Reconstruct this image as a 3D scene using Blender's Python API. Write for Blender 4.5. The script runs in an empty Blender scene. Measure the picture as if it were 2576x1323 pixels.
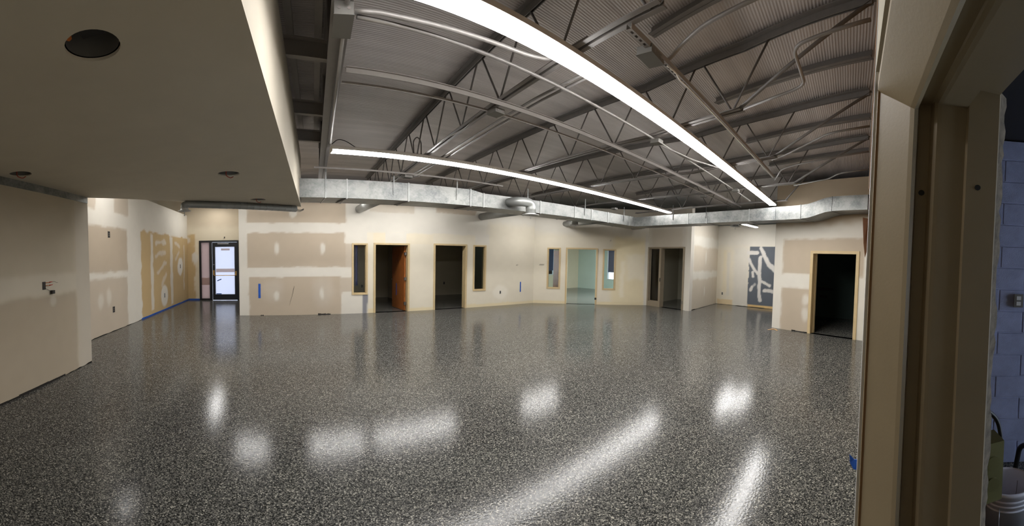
import bpy, bmesh, math, random
import numpy as np
from mathutils import Vector, Matrix, geometry

random.seed(7)
rng = np.random.default_rng(11)
sc = bpy.context.scene
COL = sc.collection
PI = math.pi

# ---------------------------------------------------------------- camera (a swept cylindrical panorama, eye at 1.75 m)
EYE = 1.75
PSI, PITCH, ROLL = 0.8926525, -0.0376635, -0.0181946
PXU, PXV, V0 = 952.216, 837.950, 681.020            # pixels per radian, pixels per unit slope, horizon row (2576 x 1323)


def cam_axis(d):
    x, y, z = d
    c, s = math.cos(ROLL), math.sin(ROLL)
    x, z = c * x + s * z, -s * x + c * z
    c, s = math.cos(PITCH), math.sin(PITCH)
    y, z = c * y - s * z, s * y + c * z
    return Vector((x * math.sin(PSI) + y * math.cos(PSI), -x * math.cos(PSI) + y * math.sin(PSI), z))


cr, cf, cu = cam_axis((1, 0, 0)), cam_axis((0, 1, 0)), cam_axis((0, 0, 1))
cd = bpy.data.cameras.new('camera')
cd.type = 'PANO'
cd.panorama_type = 'CENTRAL_CYLINDRICAL'
cd.central_cylindrical_range_u_min = -1288 / PXU
cd.central_cylindrical_range_u_max = 1288 / PXU
cd.central_cylindrical_range_v_min = (V0 - 1323) / PXV
cd.central_cylindrical_range_v_max = V0 / PXV
cd.central_cylindrical_radius = 1.0
cd.clip_start = 0.02
cam = bpy.data.objects.new('camera', cd)
COL.objects.link(cam)
cam.matrix_world = Matrix(((cr.x, cu.x, -cf.x, 0), (cr.y, cu.y, -cf.y, 0), (cr.z, cu.z, -cf.z, EYE), (0, 0, 0, 1)))
sc.camera = cam

# ---------------------------------------------------------------- daylight outside, exposure
w = bpy.data.worlds.new('sky')
sc.world = w
w.use_nodes = True
bgn = w.node_tree.nodes['Background']
bgn.inputs['Color'].default_value = (0.70, 0.82, 1.0, 1)
bgn.inputs['Strength'].default_value = 3.2
sc.view_settings.view_transform = 'Standard'
sc.view_settings.look = 'None'
sc.view_settings.exposure = 1.2
sc.view_settings.gamma = 1.0
sc.view_settings.use_curve_mapping = False
LAMP = 23.5                                             # radiance of the LED lenses
LAMP_COL = (1.0, 0.985, 0.965)
if hasattr(sc, 'cycles'):
    sc.cycles.max_bounces = 5
    sc.cycles.diffuse_bounces = 4
    sc.cycles.adaptive_threshold = 0.07
    sc.cycles.glossy_bounces = 3
    sc.cycles.transmission_bounces = 4
    sc.cycles.transparent_max_bounces = 8
    sc.cycles.caustics_reflective = False
    sc.cycles.caustics_refractive = False
    sc.cycles.sample_clamp_indirect = 6.0


# ---------------------------------------------------------------- helpers
def lin(*c):
    return tuple((v / 255 / 12.92 if v / 255 <= 0.04045 else ((v / 255 + 0.055) / 1.055) ** 2.4) for v in c)


def nd(nt, kind, **kw):
    n = nt.nodes.new(kind)
    for k, v in kw.items():
        if k in n.inputs:
            n.inputs[k].default_value = v
        else:
            setattr(n, k, v)
    return n


MATS = {}


def mat(name, rgb=(150, 150, 150), rough=0.6, metal=0.0, vary=0.0, vscale=8.0, bump=0.0, bscale=60.0, spec=0.5, attr=False, coat=0.0):
    """a plain painted or bare surface: colour, slight mottling, fine relief"""
    if name in MATS:
        return MATS[name]
    m = bpy.data.materials.new(name)
    m.use_nodes = True
    nt = m.node_tree
    b = nt.nodes['Principled BSDF']
    b.inputs['Roughness'].default_value = rough
    b.inputs['Metallic'].default_value = metal
    b.inputs['Specular IOR Level'].default_value = spec
    b.inputs['Coat Weight'].default_value = coat
    c = lin(*rgb) + (1,)
    b.inputs['Base Color'].default_value = c
    tc = nd(nt, 'ShaderNodeTexCoord')
    src = None
    if attr:
        a = nd(nt, 'ShaderNodeVertexColor')
        a.layer_name = 'Col'
        src = a.outputs['Color']
    if vary > 0:
        n = nd(nt, 'ShaderNodeTexNoise', Scale=vscale, Detail=5.0, Roughness=0.6)
        nt.links.new(tc.outputs['Object'], n.inputs['Vector'])
        mr = nd(nt, 'ShaderNodeMapRange')
        mr.inputs['From Min'].default_value = 0.3
        mr.inputs['From Max'].default_value = 0.7
        mr.inputs['To Min'].default_value = 1 - vary
        mr.inputs['To Max'].default_value = 1 + vary
        nt.links.new(n.outputs['Fac'], mr.inputs['Value'])
        mx = nd(nt, 'ShaderNodeVectorMath', operation='MULTIPLY')
        if src is not None:
            nt.links.new(src, mx.inputs[0])
        else:
            mx.inputs[0].default_value = c[:3]
        nt.links.new(mr.outputs['Result'], mx.inputs[1])
        src = mx.outputs['Vector']
    if src is not None:
        nt.links.new(src, b.inputs['Base Color'])
    if bump > 0:
        n2 = nd(nt, 'ShaderNodeTexNoise', Scale=bscale, Detail=3.0)
        nt.links.new(tc.outputs['Object'], n2.inputs['Vector'])
        bp = nd(nt, 'ShaderNodeBump', Strength=bump, Distance=0.004)
        nt.links.new(n2.outputs['Fac'], bp.inputs['Height'])
        nt.links.new(bp.outputs['Normal'], b.inputs['Normal'])
    MATS[name] = m
    return m


def glow(name, rgb, power):
    m = bpy.data.materials.new(name)
    m.use_nodes = True
    nt = m.node_tree
    nt.nodes.clear()
    e = nd(nt, 'ShaderNodeEmission')
    e.inputs['Color'].default_value = tuple(rgb) + (1,)
    e.inputs['Strength'].default_value = power
    o = nd(nt, 'ShaderNodeOutputMaterial')
    nt.links.new(e.outputs[0], o.inputs['Surface'])
    MATS[name] = m
    return m


def root_of(o):
    while o.parent is not None:
        o = o.parent
    return o


class MB:
    """collects boxes, bars, tubes and turned shapes in world coordinates; build() links them as ONE mesh object"""

    def __init__(self):
        self.v, self.f, self.sm = [], [], []

    def add(self, vs, fs, smooth=False):
        b = len(self.v)
        self.v.extend(tuple(p) for p in vs)
        for f in fs:
            self.f.append(tuple(b + i for i in f))
            self.sm.append(smooth)
        return self

    def hexa(self, p):
        return self.add(p, [(0, 3, 2, 1), (4, 5, 6, 7), (0, 1, 5, 4), (1, 2, 6, 5), (2, 3, 7, 6), (3, 0, 4, 7)])

    def box(self, x0, x1, y0, y1, z0, z1):
        return self.hexa([(x0, y0, z0), (x1, y0, z0), (x1, y1, z0), (x0, y1, z0), (x0, y0, z1), (x1, y0, z1), (x1, y1, z1), (x0, y1, z1)])

    def fbox(self, fr, s0, s1, d0, d1, z0, z1):
        P = fr.pt
        return self.hexa([P(s0, d0, z0), P(s1, d0, z0), P(s1, d1, z0), P(s0, d1, z0), P(s0, d0, z1), P(s1, d0, z1), P(s1, d1, z1), P(s0, d1, z1)])

    def bar(self, p, q, wd, ht, dz=0.0, off=0.0):
        """rectangular bar from p to q: wd across (level), ht upright"""
        p, q = Vector(p), Vector(q)
        d = (q - p).normalized()
        side = d.cross(Vector((0, 0, 1)))
        side = side.normalized() if side.length > 1e-4 else Vector((1, 0, 0))
        up = side.cross(d)
        p = p + up * dz + side * off
        q = q + up * dz + side * off
        a, b = side * (wd / 2), up * (ht / 2)
        return self.hexa([p - a - b, q - a - b, q + a - b, p + a - b, p - a + b, q - a + b, q + a + b, p + a + b])

    def tube(self, pts, r, n=8, caps=True):
        pts = [Vector(p) for p in pts]
        rs = r if isinstance(r, (list, tuple)) else [r] * len(pts)
        ref = None
        rings = []
        for i, p in enumerate(pts):
            d = ((pts[i + 1] - p) if i == 0 else (p - pts[i - 1]) if i == len(pts) - 1 else (pts[i + 1] - p).normalized() + (p - pts[i - 1]).normalized()).normalized()
            if ref is None:
                ref = d.orthogonal().normalized()
            ref = (ref - d * ref.dot(d)).normalized()
            o = d.cross(ref)
            rings.append([p + (ref * math.cos(2 * PI * k / n) + o * math.sin(2 * PI * k / n)) * rs[i] for k in range(n)])
        b = len(self.v)
        for rg in rings:
            self.v.extend(tuple(x) for x in rg)
        for i in range(len(pts) - 1):
            for k in range(n):
                a0, a1 = b + i * n + k, b + i * n + (k + 1) % n
                self.f.append((a0, a1, a1 + n, a0 + n))
                self.sm.append(True)
        if caps:
            self.f.append(tuple(b + k for k in reversed(range(n))))
            self.f.append(tuple(b + (len(pts) - 1) * n + k for k in range(n)))
            self.sm += [False, False]
        return self

    def lathe(self, c, prof, n=24, caps=False):
        b = len(self.v)
        for r, z in prof:
            self.v.extend((c[0] + r * math.cos(2 * PI * k / n), c[1] + r * math.sin(2 * PI * k / n), c[2] + z) for k in range(n))
        for i in range(len(prof) - 1):
            for k in range(n):
                a0, a1 = b + i * n + k, b + i * n + (k + 1) % n
                self.f.append((a0, a1, a1 + n, a0 + n))
                self.sm.append(True)
        if caps:
            self.f.append(tuple(b + (len(prof) - 1) * n + k for k in range(n)))
            self.sm.append(False)
        return self

    def prism(self, poly, z0, z1):
        n = len(poly)
        vs = [(x, y, z0) for x, y in poly] + [(x, y, z1) for x, y in poly]
        fs = [tuple(reversed(range(n))), tuple(range(n, 2 * n))] + [(i, (i + 1) % n, (i + 1) % n + n, i + n) for i in range(n)]
        return self.add(vs, fs)

    def build(self, name, material, parent=None):
        me = bpy.data.meshes.new(name)
        off = Vector((0, 0, 0))
        if parent is not None:
            off = root_of(parent).location
        me.from_pydata([tuple(Vector(p) - off) for p in self.v], [], self.f)
        bm = bmesh.new()
        bm.from_mesh(me)
        bmesh.ops.recalc_face_normals(bm, faces=bm.faces)
        bm.to_mesh(me)
        bm.free()
        me.polygons.foreach_set('use_smooth', self.sm)
        me.materials.append(material if not isinstance(material, str) else MATS[material])
        o = bpy.data.objects.new(name, me)
        COL.objects.link(o)
        if parent is not None:
            o.parent = parent
        return o


def tag(o, label, cat=None, group=None, kind=None):
    o['label'] = label
    if cat:
        o['category'] = cat
    if group:
        o['group'] = group
    if kind:
        o['kind'] = kind
    return o


def thing(name, loc, label, cat=None, group=None, kind=None):
    o = bpy.data.objects.new(name, None)
    o.empty_display_size = 0.1
    COL.objects.link(o)
    o.location = loc
    return tag(o, label, cat, group, kind)


def bend(pts, r=0.1, n=6):
    """rounds the corners of a polyline"""
    pts = [Vector(p) for p in pts]
    out = [pts[0]]
    for i in range(1, len(pts) - 1):
        a, b, c = pts[i - 1], pts[i], pts[i + 1]
        k = min(r, (b - a).length * 0.48, (c - b).length * 0.48)
        p, q = b + (a - b).normalized() * k, b + (c - b).normalized() * k
        for j in range(n + 1):
            t = j / n
            out.append(p * (1 - t) ** 2 + b * 2 * t * (1 - t) + q * t * t)
    out.append(pts[-1])
    return out


class Frame:
    """local frame of a wall: s along it, d out of it towards the room, z up"""

    def __init__(self, a, b, flip=False):
        self.a, self.b = Vector((a[0], a[1], 0)), Vector((b[0], b[1], 0))
        self.len = (self.b - self.a).length
        self.e = (self.b - self.a).normalized()
        n = Vector((-self.e.y, self.e.x, 0))
        if n.dot(-self.a) < 0:
            n = -n
        self.n = -n if flip else n

    def pt(self, s, d, z):
        p = self.a + self.e * s + self.n * d
        return (p.x, p.y, z)


def vnoise(s, z, cell, seed):
    """smooth value noise on a wall's own surface"""
    g = np.random.default_rng(seed).random((64, 64))
    x, y = s / cell, z / cell
    xi, yi = np.floor(x).astype(int), np.floor(y).astype(int)
    fx, fy = x - xi, y - yi
    fx, fy = fx * fx * (3 - 2 * fx), fy * fy * (3 - 2 * fy)
    G = lambda a, b: g[a % 64, b % 64]
    return (G(xi, yi) * (1 - fx) + G(xi + 1, yi) * fx) * (1 - fy) + (G(xi, yi + 1) * (1 - fx) + G(xi + 1, yi + 1) * fx) * fy


def smooth(x):
    x = np.clip(x, 0, 1)
    return x * x * (3 - 2 * x)


def paint(S, Zz, base, patches, seed):
    """drywall finish: bare board, joint compound and old paint as the taper left them"""
    C = np.tile(np.array(lin(*base)), S.shape + (1,)).astype(float)
    for i, p in enumerate(patches):
        kind, col, soft, wob = p[0], np.array(lin(*p[1])), p[2], p[3]
        alpha = p[5] if len(p) > 5 else 1.0
        ds = (vnoise(S, Zz, 0.22, seed + i * 3) - 0.5) * wob * 2 + (vnoise(S, Zz, 0.07, seed + i * 3 + 9) - 0.5) * wob * 0.7
        dz = (vnoise(S, Zz, 0.22, seed + i * 3 + 1) - 0.5) * wob * 2 + (vnoise(S, Zz, 0.07, seed + i * 3 + 8) - 0.5) * wob * 0.7
        s, z = S + ds, Zz + dz
        if kind == 'r':
            s0, s1, z0, z1 = p[4]
            d = np.minimum(np.minimum(s - s0, s1 - s), np.minimum(z - z0, z1 - z))
        elif kind == 'e':
            s0, z0, ra, rb = p[4]
            d = (1 - np.sqrt(((s - s0) / ra) ** 2 + ((z - z0) / rb) ** 2)) * min(ra, rb)
        else:
            pts, hw = p[4]
            dd = np.full(S.shape, 1e9)
            for (ax, ay), (bx, by) in zip(pts[:-1], pts[1:]):
                t = np.clip(((s - ax) * (bx - ax) + (z - ay) * (by - ay)) / ((bx - ax) ** 2 + (by - ay) ** 2 + 1e-9), 0, 1)
                dd = np.minimum(dd, np.hypot(s - ax - t * (bx - ax), z - ay - t * (by - ay)))
            d = hw - dd
        m = smooth(d / max(soft, 1e-3) + 0.5)[..., None] * alpha
        C = C * (1 - m) + col * m
    mot = (vnoise(S, Zz, 0.5, seed + 71) - 0.5) * 0.06 + (vnoise(S, Zz, 0.12, seed + 72) - 0.5) * 0.03
    return C * (1 + mot[..., None])


def wall(name, fr, h, th, label, base=(214, 206, 190), holes=(), patches=(), res=0.045, seed=1, z0=0.0, ragged=0.012, material=None):
    """a wall with real openings; the room side is a fine grid that carries the drywall finish"""
    L = fr.len
    cs, cz = [0.0, L], [z0, h]
    for a, b, c, d in holes:
        cs += [a, b]
        cz += [c, d]

    def lines(cuts, step):
        cuts = sorted(set(round(c, 4) for c in cuts))
        out = []
        for a, b in zip(cuts[:-1], cuts[1:]):
            n = max(1, int(math.ceil((b - a) / step)))
            out += [a + (b - a) * k / n for k in range(n)]
        return np.array(out + [cuts[-1]])

    vs, fs, cols = [], [], []

    def layer(ss, zz, d, front):
        S, Zz = np.meshgrid(ss, zz, indexing='ij')
        if front and ragged:
            up = np.where(np.abs(Zz - z0) < 1e-6, ragged * (0.3 + 1.6 * vnoise(S, Zz + 3, 0.12, seed + 40) ** 2), 0)
        else:
            up = 0
        P = np.stack([fr.a.x + fr.e.x * S + fr.n.x * d, fr.a.y + fr.e.y * S + fr.n.y * d, Zz + up], -1).reshape(-1, 3)
        C = paint(S, Zz, base, patches, seed) if front else np.tile(np.array(lin(*base)) * 0.9, S.shape + (1,))
        b = len(vs)
        vs.extend(map(tuple, P.tolist()))
        cols.extend(map(tuple, C.reshape(-1, 3).tolist()))
        nz = len(zz)
        sm, zm = (ss[:-1] + ss[1:]) / 2, (zz[:-1] + zz[1:]) / 2
        for i in range(len(ss) - 1):
            for j in range(nz - 1):
                if any(a < sm[i] < bb and c < zm[j] < dd for a, bb, c, dd in holes):
                    continue
                k = b + i * nz + j
                fs.append((k, k + nz, k + nz + 1, k + 1))

    layer(lines(cs, res), lines(cz, res), 0.0, True)
    layer(lines(cs, 9), lines(cz, 9), -th, False)

    def rim(pts):
        b = len(vs)
        for s, z in pts:
            for d in (0, -th):
                vs.append(fr.pt(s, d, z))
                cols.append(tuple(np.array(lin(*base)) * 0.95))
        n = len(pts)
        for i in range(n):
            j = (i + 1) % n
            fs.append((b + 2 * i, b + 2 * j, b + 2 * j + 1, b + 2 * i + 1))

    rim([(0, z0), (L, z0), (L, h), (0, h)])
    for a, b, c, d in holes:
        rim([(a, c), (b, c), (b, d), (a, d)])
    me = bpy.data.meshes.new(name)
    me.from_pydata(vs, [], fs)
    at = me.color_attributes.new('Col', 'FLOAT_COLOR', 'POINT')
    at.data.foreach_set('color', np.c_[np.array(cols), np.ones(len(cols))].astype(np.float32).ravel())
    me.materials.append(material or MATS['drywall'])
    o = bpy.data.objects.new(name, me)
    COL.objects.link(o)
    tag(o, label, None, None, 'structure')
    return o

# ---------------------------------------------------------------- materials
mat('drywall', rough=0.85, attr=True, bump=0.06, bscale=90, spec=0.25)
mat('soffit_paint', (206, 198, 182), rough=0.8, vary=0.03, vscale=3, spec=0.25)
mat('room_paint', (190, 184, 168), rough=0.85, vary=0.03, spec=0.2)
mat('office_paint', (186, 200, 190), rough=0.85, vary=0.03, spec=0.2)
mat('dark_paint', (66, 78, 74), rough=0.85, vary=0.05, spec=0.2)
mat('steel_paint', (122, 117, 114), rough=0.5, vary=0.05, vscale=14)
mat('joist_paint', (112, 108, 105), rough=0.55, vary=0.07, vscale=20)
mat('closure_paint', (176, 170, 164), rough=0.55, vary=0.05, vscale=8)
mat('bridge_paint', (140, 135, 131), rough=0.55, vary=0.05, vscale=10)
mat('rod_paint', (96, 92, 90), rough=0.55, vary=0.05)
mat('conduit_steel', (140, 136, 133), rough=0.42, metal=0.3, vary=0.05, vscale=10)
mat('tan_frame', (199, 177, 136), rough=0.45, vary=0.05, vscale=6)
mat('grey_frame', (142, 130, 112), rough=0.42, vary=0.05, vscale=6)
mat('round_galv', (150, 152, 150), rough=0.4, metal=0.45, vary=0.08, vscale=6)
mat('black_metal', (18, 17, 20), rough=0.35, vary=0.1)
mat('brass', (190, 150, 84), rough=0.35, metal=0.8)
mat('chrome', (215, 215, 215), rough=0.2, metal=1.0)
mat('blue_tape', (26, 82, 172), rough=0.6, vary=0.08)
mat('box_dark', (34, 32, 30), rough=0.6)
mat('box_grey', (120, 118, 114), rough=0.5, metal=0.4)
mat('wire_red', (170, 52, 26), rough=0.4)
mat('wire_orange', (200, 110, 40), rough=0.4)
mat('wire_black', (26, 24, 24), rough=0.5)
mat('wire_white', (205, 200, 190), rough=0.5)
mat('hinge_steel', (150, 150, 152), rough=0.3, metal=0.9)
mat('lamp_housing', (196, 190, 182), rough=0.45)
mat('jamb_paint', (150, 134, 106), rough=0.4, vary=0.04, vscale=5, bump=0.05, bscale=140)
mat('raw_wood', (150, 112, 72), rough=0.75, vary=0.18, vscale=14)
mat('brown_paper', (120, 88, 66), rough=0.9, vary=0.1)
mat('mortar', (116, 105, 90), rough=0.95, vary=0.35, vscale=40, bump=1.0, bscale=70)
mat('block_paint', (152, 160, 192), rough=0.7, vary=0.14, vscale=7, bump=0.5, bscale=120)
mat('bucket_plastic', (205, 205, 214), rough=0.4, vary=0.06, vscale=9)
mat('drum_green', (112, 108, 66), rough=0.5, metal=0.3, vary=0.1)
mat('blind_slat', (66, 76, 102), rough=0.5)
mat('white_trim', (200, 200, 198), rough=0.5)
mat('wood_curl', (196, 160, 116), rough=0.8)
mat('debris', (30, 26, 22), rough=0.9)


def floor_material():
    m = bpy.data.materials.new('flake_epoxy')
    m.use_nodes = True
    nt = m.node_tree
    b = nt.nodes['Principled BSDF']
    tc = nd(nt, 'ShaderNodeTexCoord')
    wob = nd(nt, 'ShaderNodeTexNoise', Scale=120.0, Detail=2.0)
    nt.links.new(tc.outputs['Object'], wob.inputs['Vector'])
    mixv = nd(nt, 'ShaderNodeVectorMath', operation='MULTIPLY_ADD')
    mixv.inputs[1].default_value = (0.012, 0.012, 0)
    nt.links.new(wob.outputs['Color'], mixv.inputs[0])
    nt.links.new(tc.outputs['Object'], mixv.inputs[2])
    vo = nd(nt, 'ShaderNodeTexVoronoi', Scale=140.0)
    vo.feature = 'F1'
    nt.links.new(mixv.outputs['Vector'], vo.inputs['Vector'])
    sep = nd(nt, 'ShaderNodeSeparateColor')
    nt.links.new(vo.outputs['Color'], sep.inputs[0])
    cr_ = nd(nt, 'ShaderNodeValToRGB')
    cr_.color_ramp.interpolation = 'CONSTANT'
    els = cr_.color_ramp.elements
    els[0].position, els[0].color = 0.0, lin(38, 38, 37) + (1,)
    els[1].position, els[1].color = 0.34, lin(66, 66, 65) + (1,)
    for pos, c in ((0.56, (94, 93, 89)), (0.78, (116, 114, 108)), (0.93, (160, 157, 147))):
        e = els.new(pos)
        e.color = lin(*c) + (1,)
    nt.links.new(sep.outputs[0], cr_.inputs['Fac'])
    big = nd(nt, 'ShaderNodeTexNoise', Scale=1.3, Detail=3.0)
    nt.links.new(tc.outputs['Object'], big.inputs['Vector'])
    mr = nd(nt, 'ShaderNodeMapRange')
    mr.inputs['To Min'].default_value = 0.88
    mr.inputs['To Max'].default_value = 1.12
    nt.links.new(big.outputs['Fac'], mr.inputs['Value'])
    mx = nd(nt, 'ShaderNodeVectorMath', operation='MULTIPLY')
    nt.links.new(cr_.outputs['Color'], mx.inputs[0])
    nt.links.new(mr.outputs['Result'], mx.inputs[1])
    nt.links.new(mx.outputs['Vector'], b.inputs['Base Color'])
    b.inputs['Roughness'].default_value = 0.14
    b.inputs['Specular IOR Level'].default_value = 0.22
    n1 = nd(nt, 'ShaderNodeTexNoise', Scale=60.0, Detail=2.5)
    nt.links.new(tc.outputs['Object'], n1.inputs['Vector'])
    bp = nd(nt, 'ShaderNodeBump', Strength=0.25, Distance=0.0024)
    nt.links.new(n1.outputs['Fac'], bp.inputs['Height'])
    nt.links.new(bp.outputs['Normal'], b.inputs['Normal'])
    MATS['flake_epoxy'] = m


def deck_material():
    m = bpy.data.materials.new('roof_insulation')
    m.use_nodes = True
    nt = m.node_tree
    b = nt.nodes['Principled BSDF']
    tc = nd(nt, 'ShaderNodeTexCoord')
    mp = nd(nt, 'ShaderNodeMapping')
    mp.inputs['Scale'].default_value = (0.35, 1, 1)
    nt.links.new(tc.outputs['Object'], mp.inputs['Vector'])
    wv = nd(nt, 'ShaderNodeTexWave', Scale=11.0, Distortion=1.2, Detail=2.0)
    wv.bands_direction = 'Y'
    wv.inputs['Detail Scale'].default_value = 0.8
    nt.links.new(mp.outputs['Vector'], wv.inputs['Vector'])
    n = nd(nt, 'ShaderNodeTexNoise', Scale=2.2, Detail=4.0)
    mp2 = nd(nt, 'ShaderNodeMapping')
    mp2.inputs['Scale'].default_value = (0.16, 1.9, 1)
    nt.links.new(tc.outputs['Object'], mp2.inputs['Vector'])
    nt.links.new(mp2.outputs['Vector'], n.inputs['Vector'])
    mr = nd(nt, 'ShaderNodeMapRange')
    mr.inputs['From Min'].default_value = 0.3
    mr.inputs['From Max'].default_value = 0.7
    mr.inputs['To Min'].default_value = 0.82
    mr.inputs['To Max'].default_value = 1.15
    nt.links.new(n.outputs['Fac'], mr.inputs['Value'])
    mx = nd(nt, 'ShaderNodeVectorMath', operation='MULTIPLY')
    mx.inputs[0].default_value = lin(188, 181, 178)
    nt.links.new(mr.outputs['Result'], mx.inputs[1])
    nt.links.new(mx.outputs['Vector'], b.inputs['Base Color'])
    b.inputs['Roughness'].default_value = 0.36
    add = nd(nt, 'ShaderNodeMath', operation='MULTIPLY_ADD')
    add.inputs[1].default_value = 6.5
    nt.links.new(n.outputs['Fac'], add.inputs[0])
    nt.links.new(wv.outputs['Fac'], add.inputs[2])
    bp = nd(nt, 'ShaderNodeBump', Strength=0.55, Distance=0.006)
    nt.links.new(add.outputs[0], bp.inputs['Height'])
    nt.links.new(bp.outputs['Normal'], b.inputs['Normal'])
    MATS['roof_insulation'] = m


def galv_material():
    m = bpy.data.materials.new('galvanised')
    m.use_nodes = True
    nt = m.node_tree
    b = nt.nodes['Principled BSDF']
    tc = nd(nt, 'ShaderNodeTexCoord')
    vo = nd(nt, 'ShaderNodeTexVoronoi', Scale=38.0)
    nt.links.new(tc.outputs['Object'], vo.inputs['Vector'])
    n = nd(nt, 'ShaderNodeTexNoise', Scale=3.0, Detail=6.0, Roughness=0.65)
    nt.links.new(tc.outputs['Object'], n.inputs['Vector'])
    sep = nd(nt, 'ShaderNodeSeparateColor')
    nt.links.new(vo.outputs['Color'], sep.inputs[0])
    ml = nd(nt, 'ShaderNodeMath', operation='MULTIPLY_ADD')
    ml.inputs[1].default_value = 0.10
    nt.links.new(sep.outputs[0], ml.inputs[0])
    nt.links.new(n.outputs['Fac'], ml.inputs[2])
    cr_ = nd(nt, 'ShaderNodeValToRGB')
    els = cr_.color_ramp.elements
    els[0].position, els[0].color = 0.30, lin(86, 90, 92) + (1,)
    els[1].position, els[1].color = 0.66, lin(146, 147, 144) + (1,)
    nt.links.new(ml.outputs[0], cr_.inputs['Fac'])
    nt.links.new(cr_.outputs['Color'], b.inputs['Base Color'])
    mr = nd(nt, 'ShaderNodeMapRange')
    mr.inputs['To Min'].default_value = 0.32
    mr.inputs['To Max'].default_value = 0.55
    nt.links.new(n.outputs['Fac'], mr.inputs['Value'])
    nt.links.new(mr.outputs['Result'], b.inputs['Roughness'])
    b.inputs['Metallic'].default_value = 0.55
    n2 = nd(nt, 'ShaderNodeTexNoise', Scale=2.4, Detail=1.0)
    nt.links.new(tc.outputs['Object'], n2.inputs['Vector'])
    bp = nd(nt, 'ShaderNodeBump', Strength=0.35, Distance=0.02)
    nt.links.new(n2.outputs['Fac'], bp.inputs['Height'])
    nt.links.new(bp.outputs['Normal'], b.inputs['Normal'])
    MATS['galvanised'] = m


def wood_material():
    m = bpy.data.materials.new('oak_veneer')
    m.use_nodes = True
    nt = m.node_tree
    b = nt.nodes['Principled BSDF']
    tc = nd(nt, 'ShaderNodeTexCoord')
    mp = nd(nt, 'ShaderNodeMapping')
    mp.inputs['Scale'].default_value = (9, 9, 0.7)
    nt.links.new(tc.outputs['Object'], mp.inputs['Vector'])
    n = nd(nt, 'ShaderNodeTexNoise', Scale=6.0, Detail=6.0, Roughness=0.7)
    nt.links.new(mp.outputs['Vector'], n.inputs['Vector'])
    cr_ = nd(nt, 'ShaderNodeValToRGB')
    els = cr_.color_ramp.elements
    els[0].position, els[0].color = 0.3, lin(122, 66, 28) + (1,)
    els[1].position, els[1].color = 0.7, lin(186, 112, 54) + (1,)
    nt.links.new(n.outputs['Fac'], cr_.inputs['Fac'])
    nt.links.new(cr_.outputs['Color'], b.inputs['Base Color'])
    b.inputs['Roughness'].default_value = 0.4
    MATS['oak_veneer'] = m


def glass_material():
    m = bpy.data.materials.new('clear_glass')
    m.use_nodes = True
    nt = m.node_tree
    nt.nodes.clear()
    t = nd(nt, 'ShaderNodeBsdfTransparent')
    t.inputs['Color'].default_value = (0.90, 0.94, 0.93, 1)
    g = nd(nt, 'ShaderNodeBsdfGlossy')
    g.inputs['Roughness'].default_value = 0.03
    fr_ = nd(nt, 'ShaderNodeFresnel', IOR=1.45)
    mx = nd(nt, 'ShaderNodeMixShader')
    nt.links.new(fr_.outputs[0], mx.inputs[0])
    nt.links.new(t.outputs[0], mx.inputs[1])
    nt.links.new(g.outputs[0], mx.inputs[2])
    o = nd(nt, 'ShaderNodeOutputMaterial')
    nt.links.new(mx.outputs[0], o.inputs['Surface'])
    MATS['clear_glass'] = m


def paper_material(name, rgb, k):
    m = bpy.data.materials.new(name)
    m.use_nodes = True
    nt = m.node_tree
    nt.nodes.clear()
    t = nd(nt, 'ShaderNodeBsdfTranslucent')
    d = nd(nt, 'ShaderNodeBsdfDiffuse')
    n = nd(nt, 'ShaderNodeTexNoise', Scale=3.0, Detail=3.0)
    c = lin(*rgb) + (1,)
    t.inputs['Color'].default_value = c
    d.inputs['Color'].default_value = c
    mx = nd(nt, 'ShaderNodeMixShader')
    mx.inputs[0].default_value = k
    nt.links.new(d.outputs[0], mx.inputs[1])
    nt.links.new(t.outputs[0], mx.inputs[2])
    o = nd(nt, 'ShaderNodeOutputMaterial')
    nt.links.new(mx.outputs[0], o.inputs['Surface'])
    MATS[name] = m


floor_material()
deck_material()
galv_material()
wood_material()
glass_material()
paper_material('white_film', (180, 178, 181), 0.8)
paper_material('tan_film', (172, 156, 150), 0.55)
paper_material('band_film', (226, 214, 206), 0.85)
paper_material('blue_film', (96, 106, 140), 0.35)
glow('led_lens', LAMP_COL, LAMP)
glow('lobby_lens', LAMP_COL, LAMP * 0.5)
glow('office_fill', (0.86, 0.98, 1.0), 58.0)  # emission of the lamp added to brighten the office

# ---------------------------------------------------------------- plan (metres): walls as measured
F_FAR = Frame((-0.43, 9.97), (8.80, 9.72))
F_DIAG = Frame((8.80, 9.72), (11.36, 6.72))
F_GLASS = Frame((11.36, 6.72), (10.87, 4.88))
F_PART = Frame((10.87, 4.88), (13.53, 4.95))
F_ALC = Frame((13.53, 4.95), (12.70, 2.02))
F_RIGHT = Frame((9.12, 1.85), (8.0, -0.35))
F_BACK = Frame((-3.70, 13.62), (15.60, 13.62))
F_LEFT = Frame((-3.17, 5.2), (-2.46, 13.62))
F_NEAR = Frame((-2.41, 5.13), (-2.76, 0.0))
F_DOORWAY = Frame((0.80, -0.042), (8.06, -0.352))
F_SIDE = Frame((15.60, 13.62), (15.60, -4.0))
DECK = 4.17
BOARD, MUD, CREAM, OLD = (184, 170, 151), (214, 209, 198), (219, 211, 193), (221, 207, 173)

# ---------------------------------------------------------------- floor, roof deck
o = MB().box(-3.8, 15.8, -4.2, 13.8, -0.12, 0.0).build('floor', 'flake_epoxy')
tag(o, 'glossy grey and black flake epoxy floor', kind='structure')
o = MB().box(-3.8, 15.8, -4.2, 13.9, DECK, DECK + 0.15).build('ceiling', 'roof_insulation')
tag(o, 'ribbed grey roof insulation above the open joists', kind='structure')

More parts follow.
